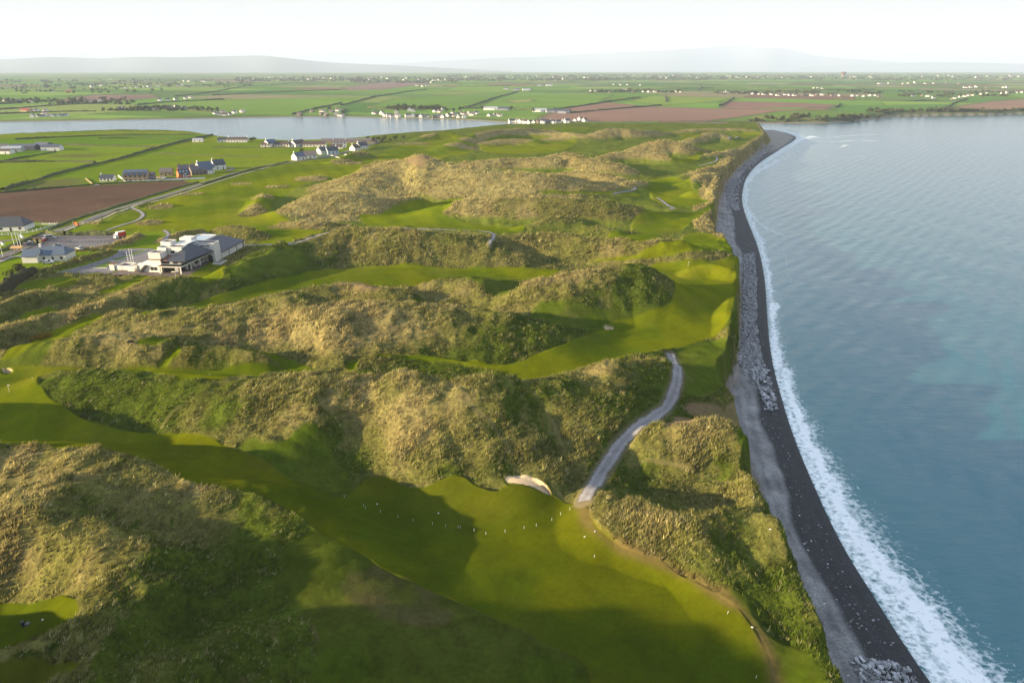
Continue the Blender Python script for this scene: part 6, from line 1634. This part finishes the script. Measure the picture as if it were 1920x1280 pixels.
# flags on the greens
def flagstick(px, py, label, c=None):
    x, y, z = spot(px, py)
    r_ = empty('flagstick', (x, y, z)); tag(r_, label, 'flagstick', 'flags on the greens')
    m = MB(); m.tube((0, 0, -.2), (0, 0, 2.3), .03, .025, 6); m.build('stick', M_WPOST, r_)
    m = MB(); m.poly([(.03, 0, 2.28), (.65, .06, 2.08), (.03, 0, 1.85)]); m.poly([(.03, .01, 2.28), (.03, .01, 1.85), (.65, .07, 2.08)]); m.build('flag', c or M_WPOST, r_)
flagstick(1290, 500, 'thin flagstick on the oval green above the cliff')
flagstick(330, 524, 'white flagstick on the green beside the clubhouse')
flagstick(18, 735, 'thin flagstick on the green at the left frame edge')

# ------------------------------------------------------------------ rock armour on the beach
def rock_mesh(seed):
    bm = bmesh.new(); bmesh.ops.create_icosphere(bm, subdivisions=2, radius=1.0)
    r = random.Random(seed)
    pl = [(Vector((r.gauss(0, 1), r.gauss(0, 1), r.gauss(0, 1))).normalized(), r.uniform(.32, .68)) for _ in range(12)]
    for v in bm.verts:
        for n_v, d_ in pl:
            e = v.co.dot(n_v) - d_
            if e > 0: v.co -= n_v * e
        v.co *= 1 + r.uniform(-.05, .05)
        v.co.z *= .75
    me = bpy.data.meshes.new('boulder'); bm.to_mesh(me); bm.free(); me.materials.append(M_ROCK)
    return me
def rock_material():
    m, t, b = new_mat('limestone_rock')
    geo = node(t, 'ShaderNodeNewGeometry').outputs['Position']; oi = node(t, 'ShaderNodeObjectInfo').outputs['Random']
    f = noise_n(t, .8, 5, .8, geo)
    v = math_n(t, 'ADD', math_n(t, 'MULTIPLY_ADD', f, 2.0, -.45), math_n(t, 'MULTIPLY_ADD', oi, .6, .1))
    c = node(t, 'ShaderNodeRGB'); c.outputs[0].default_value = (.36, .365, .38, 1)
    t.links.new(mul_col(t, c.outputs[0], v), b.inputs['Base Color']); b.inputs['Roughness'].default_value = .8
    return m
M_ROCK = rock_material()
RM = [rock_mesh(i) for i in range(8)]
def zone(pts_l, pts_r, n, rg_):
    """scatter between two pixel polylines that run down the beach"""
    L_ = hit_list(pts_l, H1); Rr = hit_list(pts_r, H1)
    t = rg_.random(n); s = rg_.random(n)
    tl_ = np.linspace(0, 1, len(L_))
    lx_, ly_ = np.interp(t, tl_, L_[:, 0]), np.interp(t, tl_, L_[:, 1]); rx_, ry_ = np.interp(t, tl_, Rr[:, 0]), np.interp(t, tl_, Rr[:, 1])
    return lx_ + (rx_ - lx_) * s, ly_ + (ry_ - ly_) * s
ZN = [([(1597, 1238), (1603, 1260), (1618, 1290), (1640, 1330)], [(1660, 1240), (1705, 1250), (1722, 1290), (1740, 1330)], 110, (.4, 1.05), 'pale boulder in the rock bank at the bottom corner of the beach', 'boulders at the bottom corner'),
      ([(1408, 690), (1412, 712), (1425, 735), (1432, 772)], [(1428, 690), (1443, 705), (1452, 735), (1456, 770)], 130, (.6, 1.25), 'large grey boulder in the loose end of the rock bank', 'boulders at the loose end'),
      ([(1390, 640), (1384, 665), (1390, 690), (1400, 712)], [(1424, 640), (1428, 665), (1438, 690), (1446, 705)], 60, (.6, 1.1), 'grey boulder in the dense middle of the rock bank', 'boulders in the dense bank')]
rg2 = np.random.default_rng(3)
for pl_, pr_, n, (s0, s1), lab, grp in ZN:
    X_, Y_ = zone(pl_, pr_, n, rg2); Z_ = bilin(H1, X_, Y_)
    for i in range(n):
        s = s0 + (s1 - s0) * rg2.random() ** 1.6
        o = put(RM[i % 8], 'boulder', (float(X_[i]), float(Y_[i]), float(Z_[i]) + .25 * s), frng.uniform(0, 6), lab, 'boulder', grp, s)
        o.rotation_euler = (frng.uniform(-.5, .5), frng.uniform(-.5, .5), frng.uniform(0, 6))
base = []
for me in RM:
    co = np.empty(len(me.vertices) * 3, np.float32); me.vertices.foreach_get('co', co); fi = np.array([tuple(p.vertices) for p in me.polygons]); base.append((co.reshape(-1, 3), fi))
VV, FF, off = [], [], 0
for pl_, pr_, n, s0, s1 in (([(1394, 478), (1394, 520), (1393, 560), (1391, 600), (1388, 650), (1386, 690)], [(1414, 476), (1418, 520), (1418, 560), (1418, 600), (1422, 650), (1434, 690)], 2000, .30, 1.15), ([(1368, 330), (1360, 352), (1364, 375), (1372, 395)], [(1398, 330), (1386, 352), (1384, 375), (1386, 395)], 420, .7, 1.6), ([(1400, 700), (1412, 712), (1425, 735), (1434, 770)], [(1430, 700), (1446, 712), (1454, 740), (1458, 768)], 260, .25, .55), ([(1600, 1232), (1605, 1262), (1625, 1300)], [(1680, 1244), (1712, 1262), (1735, 1300)], 420, .12, .40), ([(1430, 268), (1420, 280), (1400, 300), (1380, 318)], [(1452, 272), (1440, 287), (1420, 304), (1402, 322)], 260, .8, 1.8)):
    X_, Y_ = zone(pl_, pr_, n, rg2); Z_ = bilin(H1, X_, Y_)
    for i in range(n):
        co, fi = base[i % 8]; s = s0 + (s1 - s0) * rg2.random() ** 1.5; a = rg2.random() * 6.28; ca_, sa_ = math.cos(a), math.sin(a)
        sq = rg2.uniform(.7, 1.3, 3)
        p = co * sq * s
        VV.append(np.stack([p[:, 0] * ca_ - p[:, 1] * sa_ + X_[i], p[:, 0] * sa_ + p[:, 1] * ca_ + Y_[i], p[:, 2] + Z_[i] + .2 * s + .35 * rg2.random()], 1)); FF.append(fi + off); off += len(co)
tag(np_mesh('rock_armour', np.concatenate(VV), np.concatenate(FF), M_ROCK, smooth=False), kind='stuff')
isb_v = (dc < 0.6) & (dw > 0) & (gx > 0.30 * gy)
# loose stones strewn over the shingle
ok_ = np.where((isb_v) & (rr < 420) & (dw > 2.0) & (dc < -1.0))[0]
pk = rg2.choice(ok_, 2600, p=(cell[ok_] / cell[ok_].sum()))
VV, FF, off = [], [], 0
for i, vi in enumerate(pk):
    co, fi = base[i % 8]; s = 0.08 + 0.30 * rg2.random() ** 3
    VV.append(co * rg2.uniform(.6, 1.3, 3) * s + np.array([gx[vi] + rg2.normal() * .4, gy[vi] + rg2.normal() * .4, H1.ravel()[vi] + .03])); FF.append(fi + off); off += len(co)
tag(np_mesh('shingle_stones', np.concatenate(VV), np.concatenate(FF), M_ROCK, smooth=False), kind='stuff')
# litter on the shingle
dm = MB(); dm.box(-.35, .35, -.18, .18, 0, .12); dm.tube((-.5, .1, .06), (.6, -.2, .1), .05, .04, 6); dmesh = dm.mesh('driftwood', M_WPOST)
DW_ = [(1521, 1014), (1515, 1031), (1508, 1019), (1552, 1057), (1546, 1131), (1499, 966), (1401, 742)]
for i, (p, (x, y, z)) in enumerate(zip(sorted(DW_), spots(sorted(DW_)))):
    put(dmesh, 'driftwood', (x, y, z), frng.uniform(0, 3), 'bleached white driftwood piece, %s from left on the grey shingle' % ORD[i], 'driftwood', 'driftwood on the shingle', .5)
